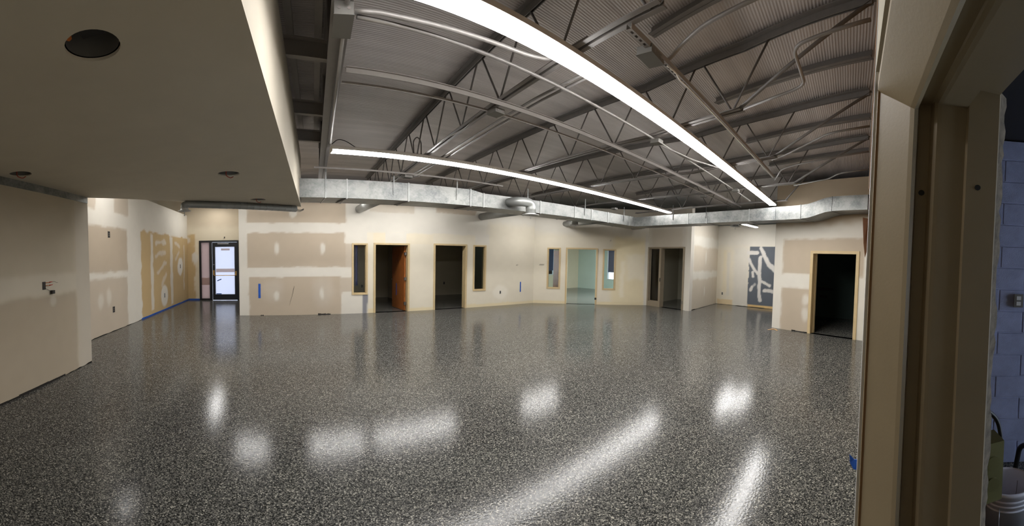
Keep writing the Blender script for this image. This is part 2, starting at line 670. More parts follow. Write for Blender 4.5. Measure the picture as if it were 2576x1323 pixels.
# ---------------------------------------------------------------- walls
R_ = 'r'
far_holes = [(3.01, 3.445, 0.583, 2.165), (3.62, 4.67, -1, 2.18), (5.43, 6.545, -1, 2.20), (6.78, 7.245, 0.58, 2.19)]
wall('wall_far', F_FAR, 3.75, 0.14, 'long far wall of half finished drywall with two doorways', base=MUD, holes=far_holes, seed=5, res=0.04, patches=[
    ('r', CREAM, 0.03, 0.02, (3.45, 12, -1, 2.52)),
    ('r', CREAM, 0.35, 0.06, (7.35, 12, -1, 3.0)),
    ('r', BOARD, 0.03, 0.025, (0.22, 2.79, 2.77, 3.16)),
    ('r', BOARD, 0.03, 0.02, (1.5, 2.84, 2.77, 4.0)),
    ('r', BOARD, 0.03, 0.025, (0.22, 2.83, 1.44, 2.47)),
    ('r', BOARD, 0.05, 0.02, (2.80, 3.02, 1.44, 2.15), 0.75),
    ('r', BOARD, 0.03, 0.025, (0.25, 2.71, -1, 1.15)),
    ('r', BOARD, 0.05, 0.02, (2.68, 3.02, 0.62, 1.12), 0.8),
    ('r', (196, 186, 170), 0.04, 0.03, (3.36, 4.82, 3.14, 4.0), 0.9),
    ('r', BOARD, 0.04, 0.03, (5.5, 6.85, 3.22, 4.0), 0.9),
    ('r', MUD, 0.02, 0.015, (2.80, 3.40, 2.17, 2.50)),
    ('r', (221, 210, 186), 0.02, 0.01, (3.60, 3.97, 2.17, 2.50)),
    ('r', MUD, 0.02, 0.01, (3.96, 4.58, 2.17, 2.52)),
    ('r', (221, 210, 186), 0.03, 0.01, (4.58, 5.42, 2.17, 2.5), 0.6),
    ('r', MUD, 0.04, 0.02, (6.85, 7.35, 2.2, 2.57)),
    ('r', MUD, 0.015, 0.012, (2.73, 3.31, -1, 0.68)),
    ('r', (132, 132, 138), 0.006, 0.004, (3.295, 3.445, -1, 0.583)),
    ('e', MUD, 0.05, 0.02, (0.99, 2.0, 0.055, 0.17)),
    ('e', MUD, 0.05, 0.02, (2.20, 2.0, 0.065, 0.18)),
    ('e', MUD, 0.05, 0.02, (0.98, 0.59, 0.06, 0.13)),
    ('e', MUD, 0.06, 0.02, (2.19, 0.64, 0.055, 0.18)),
    ('e', MUD, 0.3, 0.05, (0.9, 0.75, 0.25, 0.3), 0.25),
    ('e', MUD, 0.3, 0.05, (2.2, 0.7, 0.25, 0.45), 0.25),
    ('r', OLD, 0.012, 0.012, (3.46, 3.64, -1, 0.12)),
    ('r', OLD, 0.012, 0.012, (4.68, 5.43, -1, 0.11)),
    ('r', OLD, 0.012, 0.012, (6.55, 9.4, -1, 0.11)),
    ('e', (228, 222, 208), 0.12, 0.03, (7.82, 0.5, 0.28, 0.26), 0.8),
    ('s', (92, 80, 66), 0.012, 0.01, ([(8.47, 1.49), (8.56, 1.48)], 0.012), 0.7),
    ('e', MUD, 0.05, 0.02, (3.22, 3.2, 0.27, 0.25)),
    ('e', MUD, 0.05, 0.02, (1.43, 3.07, 0.10, 0.16)),
    ('e', MUD, 0.05, 0.02, (7.11, 3.2, 0.30, 0.28)),
])
diag_holes = [(0.457, 0.919, 0.585, 2.188), (1.10, 2.19, -1, 2.20), (2.373, 2.825, 0.58, 2.18)]
wall('wall_diagonal', F_DIAG, 3.75, 0.14, 'angled cream drywall with a doorway between two slit windows', base=CREAM, holes=diag_holes, seed=23, patches=[
    ('r', MUD, 0.35, 0.05, (-1, 9, 2.75, 5)),
    ('r', (226, 212, 176), 0.3, 0.08, (2.7, 9, -1, 2.6), 0.8),
    ('r', (236, 228, 210), 0.1, 0.04, (2.98, 3.12, 0.3, 1.7), 0.6),
    ('r', (232, 226, 212), 0.2, 0.05, (3.2, 3.8, 1.0, 2.0), 0.5),
    ('r', MUD, 0.04, 0.01, (3.82, 9, -1, 5)),
    ('r', OLD, 0.012, 0.012, (-1, 1.12, -1, 0.11)),
    ('r', OLD, 0.02, 0.02, (2.2, 3.80, -1, 0.12)),
    ('s', (96, 84, 68), 0.02, 0.02, ([(0.2, 1.5), (0.36, 1.51)], 0.012), 0.7),
    ('s', (90, 80, 66), 0.02, 0.02, ([(2.5, 2.55), (2.64, 2.56), (2.6, 2.5)], 0.010), 0.7),
])
wall('wall_glazed', F_GLASS, 3.75, 0.14, 'short return wall holding the grey sidelight doorway', base=(206, 200, 190), holes=[(0.012, 1.665, -1, 2.305)], seed=31, patches=[
    ('r', MUD, 0.05, 0.01, (-1, 0.10, -1, 5)), ('r', MUD, 0.05, 0.01, (1.66, 3, -1, 5)),
    ('r', (196, 186, 170), 0.1, 0.03, (0.2, 1.55, 2.3, 3.0), 0.5)])
wall('wall_partition', F_PART, 3.35, 0.14, 'short drywall partition jutting out beside the alcove', base=MUD, seed=37, patches=[
    ('r', (200, 189, 172), 0.10, 0.04, (0.26, 2.75, 1.42, 2.36)), ('r', (200, 189, 172), 0.10, 0.04, (0.22, 2.75, -1, 1.13)),
    ('r', (204, 194, 178), 0.10, 0.04, (0.26, 2.75, 2.75, 4), 0.7),
    ('e', MUD, 0.05, 0.01, (1.4, 1.95, 0.05, 0.25)), ('e', MUD, 0.05, 0.01, (1.35, 0.62, 0.05, 0.2))])
SL, WH = (98, 103, 110), (214, 210, 204)
wall('wall_alcove', F_ALC, 3.35, 0.14, 'alcove wall with a slate blue panel smeared with white compound', base=(222, 214, 196), seed=41, res=0.03, patches=[
    ('r', MUD, 0.25, 0.05, (0.75, 1.4, -1, 2.4)), ('r', MUD, 0.4, 0.05, (-1, 9, 2.45, 9)),
    ('r', (226, 214, 184), 0.06, 0.04, (0.28, 0.42, 0.5, 2.3), 0.5), ('r', MUD, 0.06, 0.03, (0.45, 0.58, 0.4, 2.2), 0.8),
    ('r', (216, 190, 142), 0.03, 0.02, (0.05, 0.75, -1, 0.22), 0.7),
    ('r', SL, 0.01, 0.02, (1.405, 9, -1, 2.46)),
    ('r', (214, 182, 128), 0.01, 0.01, (1.405, 9, -1, 0.10)),
    ('s', WH, 0.03, 0.03, ([(1.887, 2.05), (1.862, 1.553), (1.871, 0.609), (1.905, 0.30)], 0.075)),
    ('s', WH, 0.03, 0.03, ([(1.88, 2.40), (2.013, 2.09), (2.215, 1.753), (2.50, 1.50)], 0.085)),
    ('s', WH, 0.03, 0.03, ([(1.36, 2.222), (1.73, 2.227)], 0.075)),
    ('s', WH, 0.03, 0.03, ([(1.38, 1.98), (1.587, 1.606), (1.759, 1.359)], 0.055)),
    ('s', WH, 0.03, 0.03, ([(1.561, 1.446), (1.602, 1.257)], 0.055)),
    ('s', WH, 0.03, 0.03, ([(1.96, 1.087), (2.281, 0.918)], 0.055)),
    ('s', WH, 0.03, 0.03, ([(2.10, 0.717), (2.55, 0.697)], 0.075)),
    ('s', WH, 0.04, 0.03, ([(1.50, 0.70), (1.55, 0.80)], 0.055)), ('s', WH, 0.06, 0.03, ([(1.58, 0.86), (1.664, 0.942)], 0.04), 0.6),
])
wall('wall_right', F_RIGHT, 3.96, 0.14, 'drywall on the right with a dark open doorway', base=MUD, holes=[(1.06, 2.29, -1, 2.15)], seed=53, patches=[
    ('r', BOARD, 0.05, 0.02, (0.26, 2.40, 1.53, 2.46)), ('r', BOARD, 0.05, 0.02, (0.27, 1.2, -1, 1.16)),
    ('r', (178, 162, 140), 0.3, 0.04, (-1, 9, 2.85, 9)),
    ('e', MUD, 0.08, 0.02, (0.95, 0.86, 0.10, 0.14), 0.8), ('e', MUD, 0.08, 0.02, (0.96, 0.48, 0.09, 0.18), 0.8)])
TAN = (191, 166, 124)
wall('wall_left', F_LEFT, 3.5, 0.14, 'left drywall with a tan scraped panel and blue tape at its foot', base=MUD, seed=61, patches=[
    ('r', BOARD, 0.06, 0.03, (1.13, 3.1, 1.45, 2.52)), ('r', BOARD, 0.06, 0.03, (1.2, 3.05, -1, 1.30), 0.85),
    ('r', BOARD, 0.06, 0.03, (0.9, 1.62, 2.86, 4), 0.8), ('r', BOARD, 0.06, 0.03, (2.48, 3.2, 2.88, 4), 0.8),
    ('r', TAN, 0.05, 0.05, (3.95, 9.4, -1, 2.56)),
    ('r', MUD, 0.04, 0.03, (4.62, 4.82, 0.15, 2.5), 0.85), ('r', MUD, 0.04, 0.03, (6.35, 6.62, 0.1, 2.5), 0.85),
    ('e', MUD, 0.08, 0.03, (5.72, 0.5, 0.32, 0.36)), ('e', MUD, 0.08, 0.03, (7.45, 1.43, 0.32, 0.34)),
    ('s', MUD, 0.06, 0.05, ([(5.1, 2.25), (5.9, 2.3)], 0.06), 0.7), ('s', MUD, 0.06, 0.05, ([(5.0, 1.85), (5.9, 1.95)], 0.06), 0.6),
    ('s', MUD, 0.06, 0.05, ([(5.2, 1.3), (5.9, 1.6)], 0.06), 0.6), ('s', MUD, 0.06, 0.05, ([(6.9, 2.3), (7.4, 2.2)], 0.07), 0.6),
    ('s', MUD, 0.06, 0.05, ([(6.9, 1.7), (7.3, 2.0)], 0.06), 0.5), ('s', MUD, 0.06, 0.05, ([(7.9, 0.5), (7.95, 2.2)], 0.06), 0.6),
    ('s', MUD, 0.06, 0.05, ([(5.5, 0.9), (5.9, 1.15)], 0.08), 0.5),
    ('e', MUD, 0.1, 0.03, (1.75, 0.8, 0.12, 0.18), 0.6), ('e', MUD, 0.1, 0.03, (2.1, 0.85, 0.1, 0.2), 0.6)])
GB = (168, 156, 138)
wall('wall_near', F_NEAR, 2.70, 0.14, 'near left drywall end with an exposed wiring box', base=(182, 172, 154), seed=67, res=0.03, patches=[
    ('r', GB, 0.08, 0.03, (0.40, 9, -1, 1.27)),
    ('r', (190, 182, 166), 0.09, 0.03, (0.05, 9, 1.27, 1.56)),
    ('r', (186, 178, 164), 0.05, 0.01, (-1, 0.38, -1, 9)),
    ('r', (176, 166, 148), 0.10, 0.03, (0.45, 9, 1.56, 2.6), 0.7),
    ('e', (186, 180, 168), 0.06, 0.02, (0.98, 1.17, 0.07, 0.07), 0.8)])
bx = 3.70
wall('wall_back', F_BACK, DECK, 0.16, 'far back wall with the glazed exit door', base=(216, 205, 182), res=0.06, seed=71,
     holes=[(bx - 2.03, bx - 0.60, -1, 2.45), (bx + 3.52, bx + 3.80, 0.50, 2.25), (bx + 12.75, bx + 13.75, 0.82, 2.35), (bx + 9.5, bx + 12.45, 0.4, 2.7)], patches=[
         ('r', TAN, 0.05, 0.05, (bx - 2.7, bx - 2.19, -1, 2.70)),
         ('e', MUD, 0.06, 0.04, (bx - 2.2, 1.75, 0.12, 0.2)), ('e', MUD, 0.06, 0.04, (bx - 2.45, 2.5, 0.08, 0.15), 0.7),
         ('r', (186, 170, 146), 0.4, 0.05, (bx - 3, bx + 0.2, 3.0, 9), 0.6)])
wall('wall_side', F_SIDE, DECK, 0.16, 'pale green office wall at the far right', base=(190, 204, 194), res=0.3, seed=73, ragged=0,
     holes=[(1.95, 3.05, 0.60, 2.35), (3.35, 6.05, 0.60, 2.60)])
wall('wall_doorway', F_DOORWAY, DECK, 0.22, 'wall beside the viewer running to the right hand corner', base=(150, 116, 82), res=0.12, seed=79, ragged=0, patches=[
    ('r', (206, 196, 178), 0.1, 0.02, (-1, 9, -1, 2.28))])
# wall carrying on beyond the doorway where the viewer stands, and over the doorway
o = MB().box(-2.9, -0.36, -0.26, -0.035, 0, DECK).build('wall_viewer', 'room_paint')
tag(o, 'drywall on the other side of the viewer doorway', kind='structure')
o = MB().box(-0.36, 0.80, -0.26, -0.035, 2.22, DECK).build('wall_lintel', 'room_paint')
tag(o, 'drywall above the viewer doorway', kind='structure')
o = MB().box(-3.75, -3.55, -4.1, 13.7, 0, DECK).build('wall_outer_left', 'room_paint')
tag(o, 'blank outer wall at the left', kind='structure')
m = MB()                                                  # outer wall behind the viewer, with an opening added to let daylight onto the block wall
m.box(-3.75, -0.4, -4.15, -4.0, 0, DECK).box(1.2, 15.7, -4.15, -4.0, 0, DECK).box(-0.4, 1.2, -4.15, -4.0, 2.5, DECK).box(-0.4, 1.2, -4.15, -4.0, 0, 0.3)
tag(m.build('wall_outer_front', 'room_paint'), 'outer wall behind the viewer with an opening added to light the block wall', kind='structure')
# return of the far wall at its left end, closing the exit lobby
fr = Frame((-0.36, 10.0), (-0.36, 13.62))
o = MB().box(-0.42, -0.28, 10.10, 13.54, 0, 3.75).build('wall_lobby', 'room_paint')
tag(o, 'drywall return beside the exit lobby', kind='structure')

# rooms behind the far wall: dark ones with low ceilings
for nm, lab, x0, x1, y0, y1, h in (('wall_room', 'partition between the two dark rooms behind the far wall', 4.95, 5.07, 10.0, 13.54, 2.9),
                                  ('wall_room.001', 'partition between the dark room and the angled office', 8.80, 8.92, 9.95, 13.54, 2.9),
                                  ('wall_room.002', 'partition at the left of the dark wooden door room', 2.10, 2.22, 10.1, 13.54, 2.9)):
    o = MB().box(x0, x1, y0, y1, 0, h).build(nm, 'room_paint')
    tag(o, lab, kind='structure')
o = MB().box(2.1, 9.4, 10.12, 13.54, 2.90, 2.98).build('ceiling_rooms', 'room_paint')
tag(o, 'low ceiling over the dark rooms behind the far wall', kind='structure')
o = MB().prism([(9.0, 10.2), (9.05, 13.54), (15.52, 13.54), (15.52, 7.06), (11.62, 7.06)], 2.90, 2.98).build('ceiling_office', 'office_paint')
tag(o, 'low ceiling over the office behind the angled wall', kind='structure')
o = MB().box(11.55, 15.52, 6.86, 6.98, 0, 2.9).build('wall_office', 'room_paint')
tag(o, 'partition between the office and the glazed side room', kind='structure')
o = MB().box(14.10, 14.22, 5.04, 6.86, 0, 2.9).build('wall_store', 'room_paint')
tag(o, 'back wall of the small room behind the glazed sidelight', kind='structure')
o = MB().box(13.56, 14.10, 4.96, 5.08, 0, 2.9).build('wall_store_side', 'room_paint')
tag(o, 'side wall of the small room behind the glazed sidelight', kind='structure')
o = MB().prism([(11.48, 6.80), (11.0, 5.06), (14.2, 5.06), (14.2, 6.86)], 2.90, 2.98).build('ceiling_store', 'room_paint')
tag(o, 'low ceiling over the small glazed side room', kind='structure')
# dark room behind the right wall
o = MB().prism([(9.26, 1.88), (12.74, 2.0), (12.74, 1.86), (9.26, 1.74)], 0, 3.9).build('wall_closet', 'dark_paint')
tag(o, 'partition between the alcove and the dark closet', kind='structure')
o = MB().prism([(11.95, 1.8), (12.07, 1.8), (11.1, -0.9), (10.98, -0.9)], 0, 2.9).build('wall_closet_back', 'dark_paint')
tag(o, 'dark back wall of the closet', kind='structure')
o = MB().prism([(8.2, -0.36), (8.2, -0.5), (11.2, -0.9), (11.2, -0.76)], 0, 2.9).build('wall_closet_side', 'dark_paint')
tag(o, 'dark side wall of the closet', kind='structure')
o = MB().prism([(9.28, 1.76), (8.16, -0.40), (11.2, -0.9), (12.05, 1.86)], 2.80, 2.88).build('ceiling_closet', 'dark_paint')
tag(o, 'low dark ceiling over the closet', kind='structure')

# ---------------------------------------------------------------- slit windows and door frames
def slit_window(name, fr, hole, label, pane_d=-0.06):
    s0, s1, z0, z1 = hole
    base = fr.pt((s0 + s1) / 2, 0, z0)
    t = thing(name, base, label, kind='structure')
    k, f = 0.045, 0.018                                  # face width, how far it stands proud
    for nm, a in (('frame_jamb', (s0 - 0.004, s0 + k, z0, z1)), ('frame_jamb', (s1 - k, s1 + 0.004, z0, z1))):
        m = MB().fbox(fr, a[0], a[1], -0.155, f, a[2], a[3])
        m.build(nm, 'tan_frame', t)
    MB().fbox(fr, s0, s1, -0.155, f + 0.001, z1 - k, z1 + 0.004).build('frame_head', 'tan_frame', t)
    MB().fbox(fr, s0, s1, -0.155, f + 0.001, z0 - 0.004, z0 + k).build('frame_sill', 'tan_frame', t)
    m = MB()                                             # glazing stops inside the frame
    g = 0.014
    for d0, d1 in ((pane_d + 0.006, pane_d + 0.026), (pane_d - 0.026, pane_d - 0.006)):
        m.fbox(fr, s0 + k, s0 + k + g, d0, d1, z0 + k, z1 - k)
        m.fbox(fr, s1 - k - g, s1 - k, d0, d1, z0 + k, z1 - k)
        m.fbox(fr, s0 + k, s1 - k, d0, d1, z1 - k - g, z1 - k)
        m.fbox(fr, s0 + k, s1 - k, d0, d1, z0 + k, z0 + k + g)
    m.build('glazing_stop', 'tan_frame', t)
    MB().fbox(fr, s0 + k, s1 - k, pane_d - 0.003, pane_d + 0.003, z0 + k, z1 - k).build('pane', 'clear_glass', t)
    return t


slit_window('window_1', F_FAR, far_holes[0], 'tan framed slit window left of the wooden door, blue light inside')
slit_window('window_2', F_FAR, far_holes[3], 'tan framed dark slit window right of the second doorway')
slit_window('window_3', F_DIAG, diag_holes[0], 'tan framed slit window left of the office doorway, blinds behind')
slit_window('window_4', F_DIAG, diag_holes[2], 'tan framed slit window right of the office doorway, bright sill behind')


def metal_frame(name, fr, s0, s1, h, label, material='tan_frame', k=0.052, th=0.155):
    t = thing(name, fr.pt((s0 + s1) / 2, 0, 0), label, kind='structure')
    f = 0.02
    for sgn, s in ((1, s0), (-1, s1)):
        m = MB()
        a, b = (s - 0.004, s + k) if sgn > 0 else (s - k, s + 0.004)
        m.fbox(fr, a, b, -0.03, f, 0.0, h)
        m.fbox(fr, a, b, -th - f, -th + 0.03, 0.0, h)
        m.fbox(fr, *((s, s + 0.035) if sgn > 0 else (s - 0.035, s)), -th + 0.03, -0.03, 0.0, h)
        m.build('frame_jamb', material, t)
        m = MB().fbox(fr, *((s + 0.035, s + 0.052) if sgn > 0 else (s - 0.052, s - 0.035)), -0.105, -0.05, 0.0, h - 0.05)
        m.build('stop', material, t)
    m = MB().fbox(fr, s0, s1, -0.03, f + 0.001, h - k, h + 0.004)
    m.fbox(fr, s0, s1, -th - f, -th + 0.03, h - k, h + 0.004)
    m.fbox(fr, s0, s1, -th + 0.03, -0.03, h - 0.035, h)
    m.build('frame_head', material, t)
    return t


d1 = metal_frame('door_1', F_FAR, 3.62, 4.67, 2.18, 'tan steel doorway with an orange wooden door swung inward')
# the wooden leaf stands open at right angles, hinged on the right jamb
hx = F_FAR.pt(4.61, -0.10, 0)
leaf = MB()
leaf.box(hx[0] - 0.044, hx[0], hx[1] + 0.03, hx[1] + 0.99, 0.012, 2.10)
lf = leaf.build('door_leaf', 'oak_veneer', d1)
for z in (0.25, 1.05, 1.86):
    m = MB().box(hx[0] - 0.055, hx[0] + 0.012, hx[1] - 0.03, hx[1] + 0.032, z - 0.055, z + 0.042)
    m.build('hinge', 'hinge_steel', lf)
m = MB()
yy = hx[1] + 0.92
m.tube([(hx[0] - 0.044, yy, 0.98), (hx[0] - 0.095, yy, 0.98)], 0.013, 8)
m.tube(bend([(hx[0] - 0.092, yy, 0.98), (hx[0] - 0.10, yy - 0.03, 0.98), (hx[0] - 0.10, yy - 0.11, 0.98)], 0.02), 0.010, 8)
m.build('lever_handle', 'chrome', lf)
m = MB().box(hx[0] - 0.050, hx[0] - 0.044, yy - 0.30, yy - 0.27, 0.45, 0.86)
m.build('blue_tape_strip', 'blue_tape', lf)
metal_frame('door_2', F_FAR, 5.43, 6.545, 2.20, 'tan steel doorway open to a black room, right of the wooden door')
d3 = metal_frame('door_3', F_DIAG, 1.10, 2.19, 2.20, 'tan steel doorway open to the pale green office')
m = MB().fbox(F_DIAG, 2.12, 2.185, 0.021, 0.026, 0.19, 0.27)
m.build('strike_box', 'box_dark', d3)
# office leaf folded back against the inside, seen as a brown edge through the slit window
q0, q1 = F_DIAG.pt(1.13, -0.18, 0), F_DIAG.pt(0.62, -1.02, 0)
m = MB().bar((q0[0], q0[1], 1.06), (q1[0], q1[1], 1.06), 0.045, 2.08)
m.build('door_leaf', 'oak_veneer', d3)
metal_frame('door_4', F_RIGHT, 1.06, 2.29, 2.15, 'tan steel doorway open to the black closet on the right', k=0.07)

# grey sidelight doorway
t = thing('door_5', F_GLASS.pt(0.85, 0, 0), 'grey steel doorway with a tall glass sidelight', kind='structure')
G_ = F_GLASS
for nm, a in (('frame_jamb', (0.01, 0.075, 0, 2.305)), ('frame_jamb', (1.60, 1.668, 0, 2.305)), ('mullion', (0.555, 0.64, 0, 2.25)),
              ('frame_head', (0.0751, 1.5999, 2.25, 2.305)), ('sidelight_sill', (0.0751, 0.5549, 0, 0.19))):
    MB().fbox(G_, a[0], a[1], -0.16, 0.02, a[2], a[3]).build(nm, 'grey_frame', t)
m = MB()
for a, b in ((0.075, 0.10), (0.53, 0.555)):
    m.fbox(G_, a, b, -0.085, -0.055, 0.19, 2.25)
m.fbox(G_, 0.10, 0.53, -0.085, -0.055, 2.225, 2.25)
m.fbox(G_, 0.10, 0.53, -0.085, -0.055, 0.19, 0.215)
m.build('glazing_stop', 'grey_frame', t)
MB().fbox(G_, 0.10, 0.53, -0.073, -0.067, 0.215, 2.225).build('pane', 'clear_glass', t)
MB().fbox(G_, 0.600, 0.643, 0.019, 0.023, 0.98, 1.12).build('strike_plate', 'box_dark', t)
MB().fbox(G_, 1.618, 1.65, -0.02, 0.027, 0.22, 0.34).build('anchor_clip', 'box_grey', t)

# black storefront exit: sidelight covered in tan film, door covered in white film
E_ = Frame((-2.46, 13.62), (1.0, 13.62))
t = thing('door_6', E_.pt(1.15, 0, 0), 'black storefront exit door glowing white behind masking film', kind='structure')
for nm, a in (('frame_jamb', (0.43, 0.50, 0, 2.45)), ('frame_jamb', (1.80, 1.86, 0, 2.45)), ('mullion', (0.80, 0.90, 0, 2.38)),
              ('frame_head', (0.5, 1.8, 2.375, 2.45)), ('sidelight_sill', (0.5, 0.8, 0, 0.06))):
    MB().fbox(E_, a[0], a[1], -0.13, 0.03, a[2], a[3]).build(nm, 'black_metal', t)
m = MB().fbox(E_, 0.5, 0.8, -0.06, -0.05, 0.06, 2.375)
m.build('sidelight_film', 'tan_film', t)
MB().fbox(E_, 0.5, 0.8, -0.048, -0.046, 0.62, 0.92).build('film_overlap', 'band_film', t)
lf = MB()
lf.fbox(E_, 0.905, 1.005, -0.075, -0.025, 0.015, 2.37)
lf.fbox(E_, 1.71, 1.798, -0.075, -0.025, 0.015, 2.37)
lf.fbox(E_, 1.005, 1.71, -0.075, -0.025, 2.19, 2.37)
lf.fbox(E_, 1.005, 1.71, -0.075, -0.025, 0.015, 0.23)
leaf = lf.build('door_leaf', 'black_metal', t)
MB().fbox(E_, 1.005, 1.71, -0.056, -0.050, 0.23, 2.19).build('door_pane', 'white_film', leaf)
MB().fbox(E_, 1.22, 1.535, -0.048, -0.046, 2.04, 2.12).build('paper_sign', 'band_film', leaf)
MB().fbox(E_, 1.03, 1.70, -0.048, -0.046, 1.145, 1.29).build('tan_band', 'band_film', leaf)
m = MB().tube(bend([E_.pt(0.955, 0.0, 1.10), E_.pt(0.955, 0.07, 1.02), E_.pt(1.74, 0.07, 1.02), E_.pt(1.755, 0.0, 1.12)], 0.06), 0.013, 8)
m.build('push_bar', 'brass', leaf)
for s, z in ((0.955, 1.14), (1.755, 1.10)):
    MB().fbox(E_, s - 0.028, s + 0.028, -0.024, 0.028, z - 0.09, z + 0.09).build('push_bar_bracket', 'brass', leaf)
MB().fbox(E_, 1.10, 1.50, -0.024, 0.03, 2.29, 2.34).build('closer_arm', 'hinge_steel', leaf)
MB().tube([E_.pt(0.955, -0.02, 1.46), E_.pt(0.955, 0.0, 1.46)], 0.022, 10).build('lock_cylinder', 'hinge_steel', leaf)
a, b = E_.pt(1.07, -0.045, 0.79), E_.pt(1.22, -0.045, 0.86)
MB().bar(a, b, 0.004, 0.035).build('blue_tape_strip', 'blue_tape', leaf)
MB().fbox(E_, 1.03, 1.22, -0.048, -0.044, 0.235, 0.27).build('blue_tape_strip', 'blue_tape', leaf)

# outside window seen through the first slit window, and the two office windows with blinds
t = thing('window_5', (3.66, 13.62, 0.50), 'narrow blue lit outside window in the room behind the wooden door', kind='structure')
for a in ((3.52, 3.55, 0.50, 2.25), (3.77, 3.80, 0.50, 2.25), (3.55, 3.77, 2.22, 2.25), (3.55, 3.77, 0.50, 0.54), (3.65, 3.67, 0.54, 2.22)):
    MB().box(a[0], a[1], 13.60, 13.70, a[2], a[3]).build('frame_bar', 'white_trim', t)
MB().box(3.55, 3.77, 13.655, 13.661, 0.54, 2.22).build('pane', 'blue_film', t)  # film added as the pane to dim the sky behind it


def blind_window(name, label, fr, s0, s1, z0, z1, drop):
    t = thing(name, fr.pt((s0 + s1) / 2, 0, z0), label, kind='structure')
    for a in ((s0, s0 + 0.05, z0, z1), (s1 - 0.05, s1, z0, z1), (s0 + 0.05, s1 - 0.05, z1 - 0.05, z1), (s0 + 0.05, s1 - 0.05, z0, z0 + 0.05)):
        MB().fbox(fr, a[0], a[1], -0.14, 0.01, a[2], a[3]).build('frame_bar', 'white_trim', t)
    MB().fbox(fr, s0 + 0.05, s1 - 0.05, -0.10, -0.094, z0 + 0.05, z1 - 0.05).build('pane', 'clear_glass', t)
    n = int((z1 - 0.05 - drop) / 0.042)
    first = None
    for i in range(n):
        z = z1 - 0.07 - i * 0.042
        if first is None:
            P = fr.pt
            m = MB().hexa([P(s0 + 0.06, -0.045, z - 0.021), P(s1 - 0.06, -0.045, z - 0.021), P(s1 - 0.06, -0.022, z + 0.022), P(s0 + 0.06, -0.022, z + 0.022),
                           P(s0 + 0.06, -0.045, z - 0.019), P(s1 - 0.06, -0.045, z - 0.019), P(s1 - 0.06, -0.022, z + 0.024), P(s0 + 0.06, -0.022, z + 0.024)])
            first = m.build('blind_slat', 'blind_slat', t)
        else:
            c = first.copy()
            COL.objects.link(c)
            c.location.z = -i * 0.042
    return t


blind_window('window_6', 'blue lit office window with half lowered blind, seen through the left slit', F_BACK, bx + 12.75, bx + 13.75, 0.82, 2.35, 1.05)
blind_window('window_7', 'blue lit office window with a bright gap below its blind', F_SIDE, 1.95, 3.05, 0.60, 2.35, 1.0)
blind_window('added_window_9', 'wide unshaded window added out of sight along the back wall to light the office', F_BACK, bx + 9.5, bx + 12.45, 0.40, 2.70, 2.5)  # unseen window put in to throw daylight on the office walls
blind_window('added_window_8', 'wide unshaded window added out of sight beside the blinds to light the office', F_SIDE, 3.35, 6.05, 0.60, 2.60, 2.4)  # added as well, for more sky light inside the office

# ---------------------------------------------------------------- dropped soffit on the left, with holes cut for cans
SOF = 2.80
sof_poly = [(0.85, 6.98), (-0.30, 6.67), (-1.35, 6.03), (-2.50, 5.06), (-3.50, 4.70), (-3.50, -0.03), (-0.27, -0.03)]
CANS = [(-0.675, 1.535), (-0.285, 4.22), (0.053, 6.15), (-2.32, 3.30)]
CR = 0.122


def soffit():
    vs2 = [Vector(p) for p in sof_poly]
    n = len(vs2)
    edges = [(i, (i + 1) % n) for i in range(n)]
    for cx, cy in CANS:
        b = len(vs2)
        for k in range(32):
            a = 2 * PI * k / 32
            vs2.append(Vector((cx + CR * math.cos(a), cy + CR * math.sin(a))))
        edges += [(b + k, b + (k + 1) % 32) for k in range(32)]
    res = geometry.delaunay_2d_cdt(vs2, edges, [], 2, 1e-6)
    V2, F2 = res[0], res[2]
    m = MB()
    fs = []
    for f in F2:
        c = sum((V2[i] for i in f), Vector((0, 0))) / len(f)
        if any((c - Vector(q)).length < CR * 0.99 for q in CANS):
            continue
        fs.append(tuple(reversed(f)))
    m.add([(p.x, p.y, SOF) for p in V2], fs)
    m.add([(p.x, p.y, SOF + 0.016) for p in V2], [tuple(reversed(f)) for f in fs])
    for cx, cy in CANS:                                   # cut edges of the board
        m.lathe((cx, cy, SOF), [(CR, 0.0), (CR, 0.016)], 32)
    for i in range(n):
        a, b = sof_poly[i], sof_poly[(i + 1) % n]
        m.add([(a[0], a[1], SOF), (b[0], b[1], SOF), (b[0], b[1], 3.83), (a[0], a[1], 3.83)], [(0, 1, 2, 3)])
    m.add([(x, y, 3.83) for x, y in sof_poly], [tuple(range(n))])
    return m.build('ceiling_soffit', 'soffit_paint')


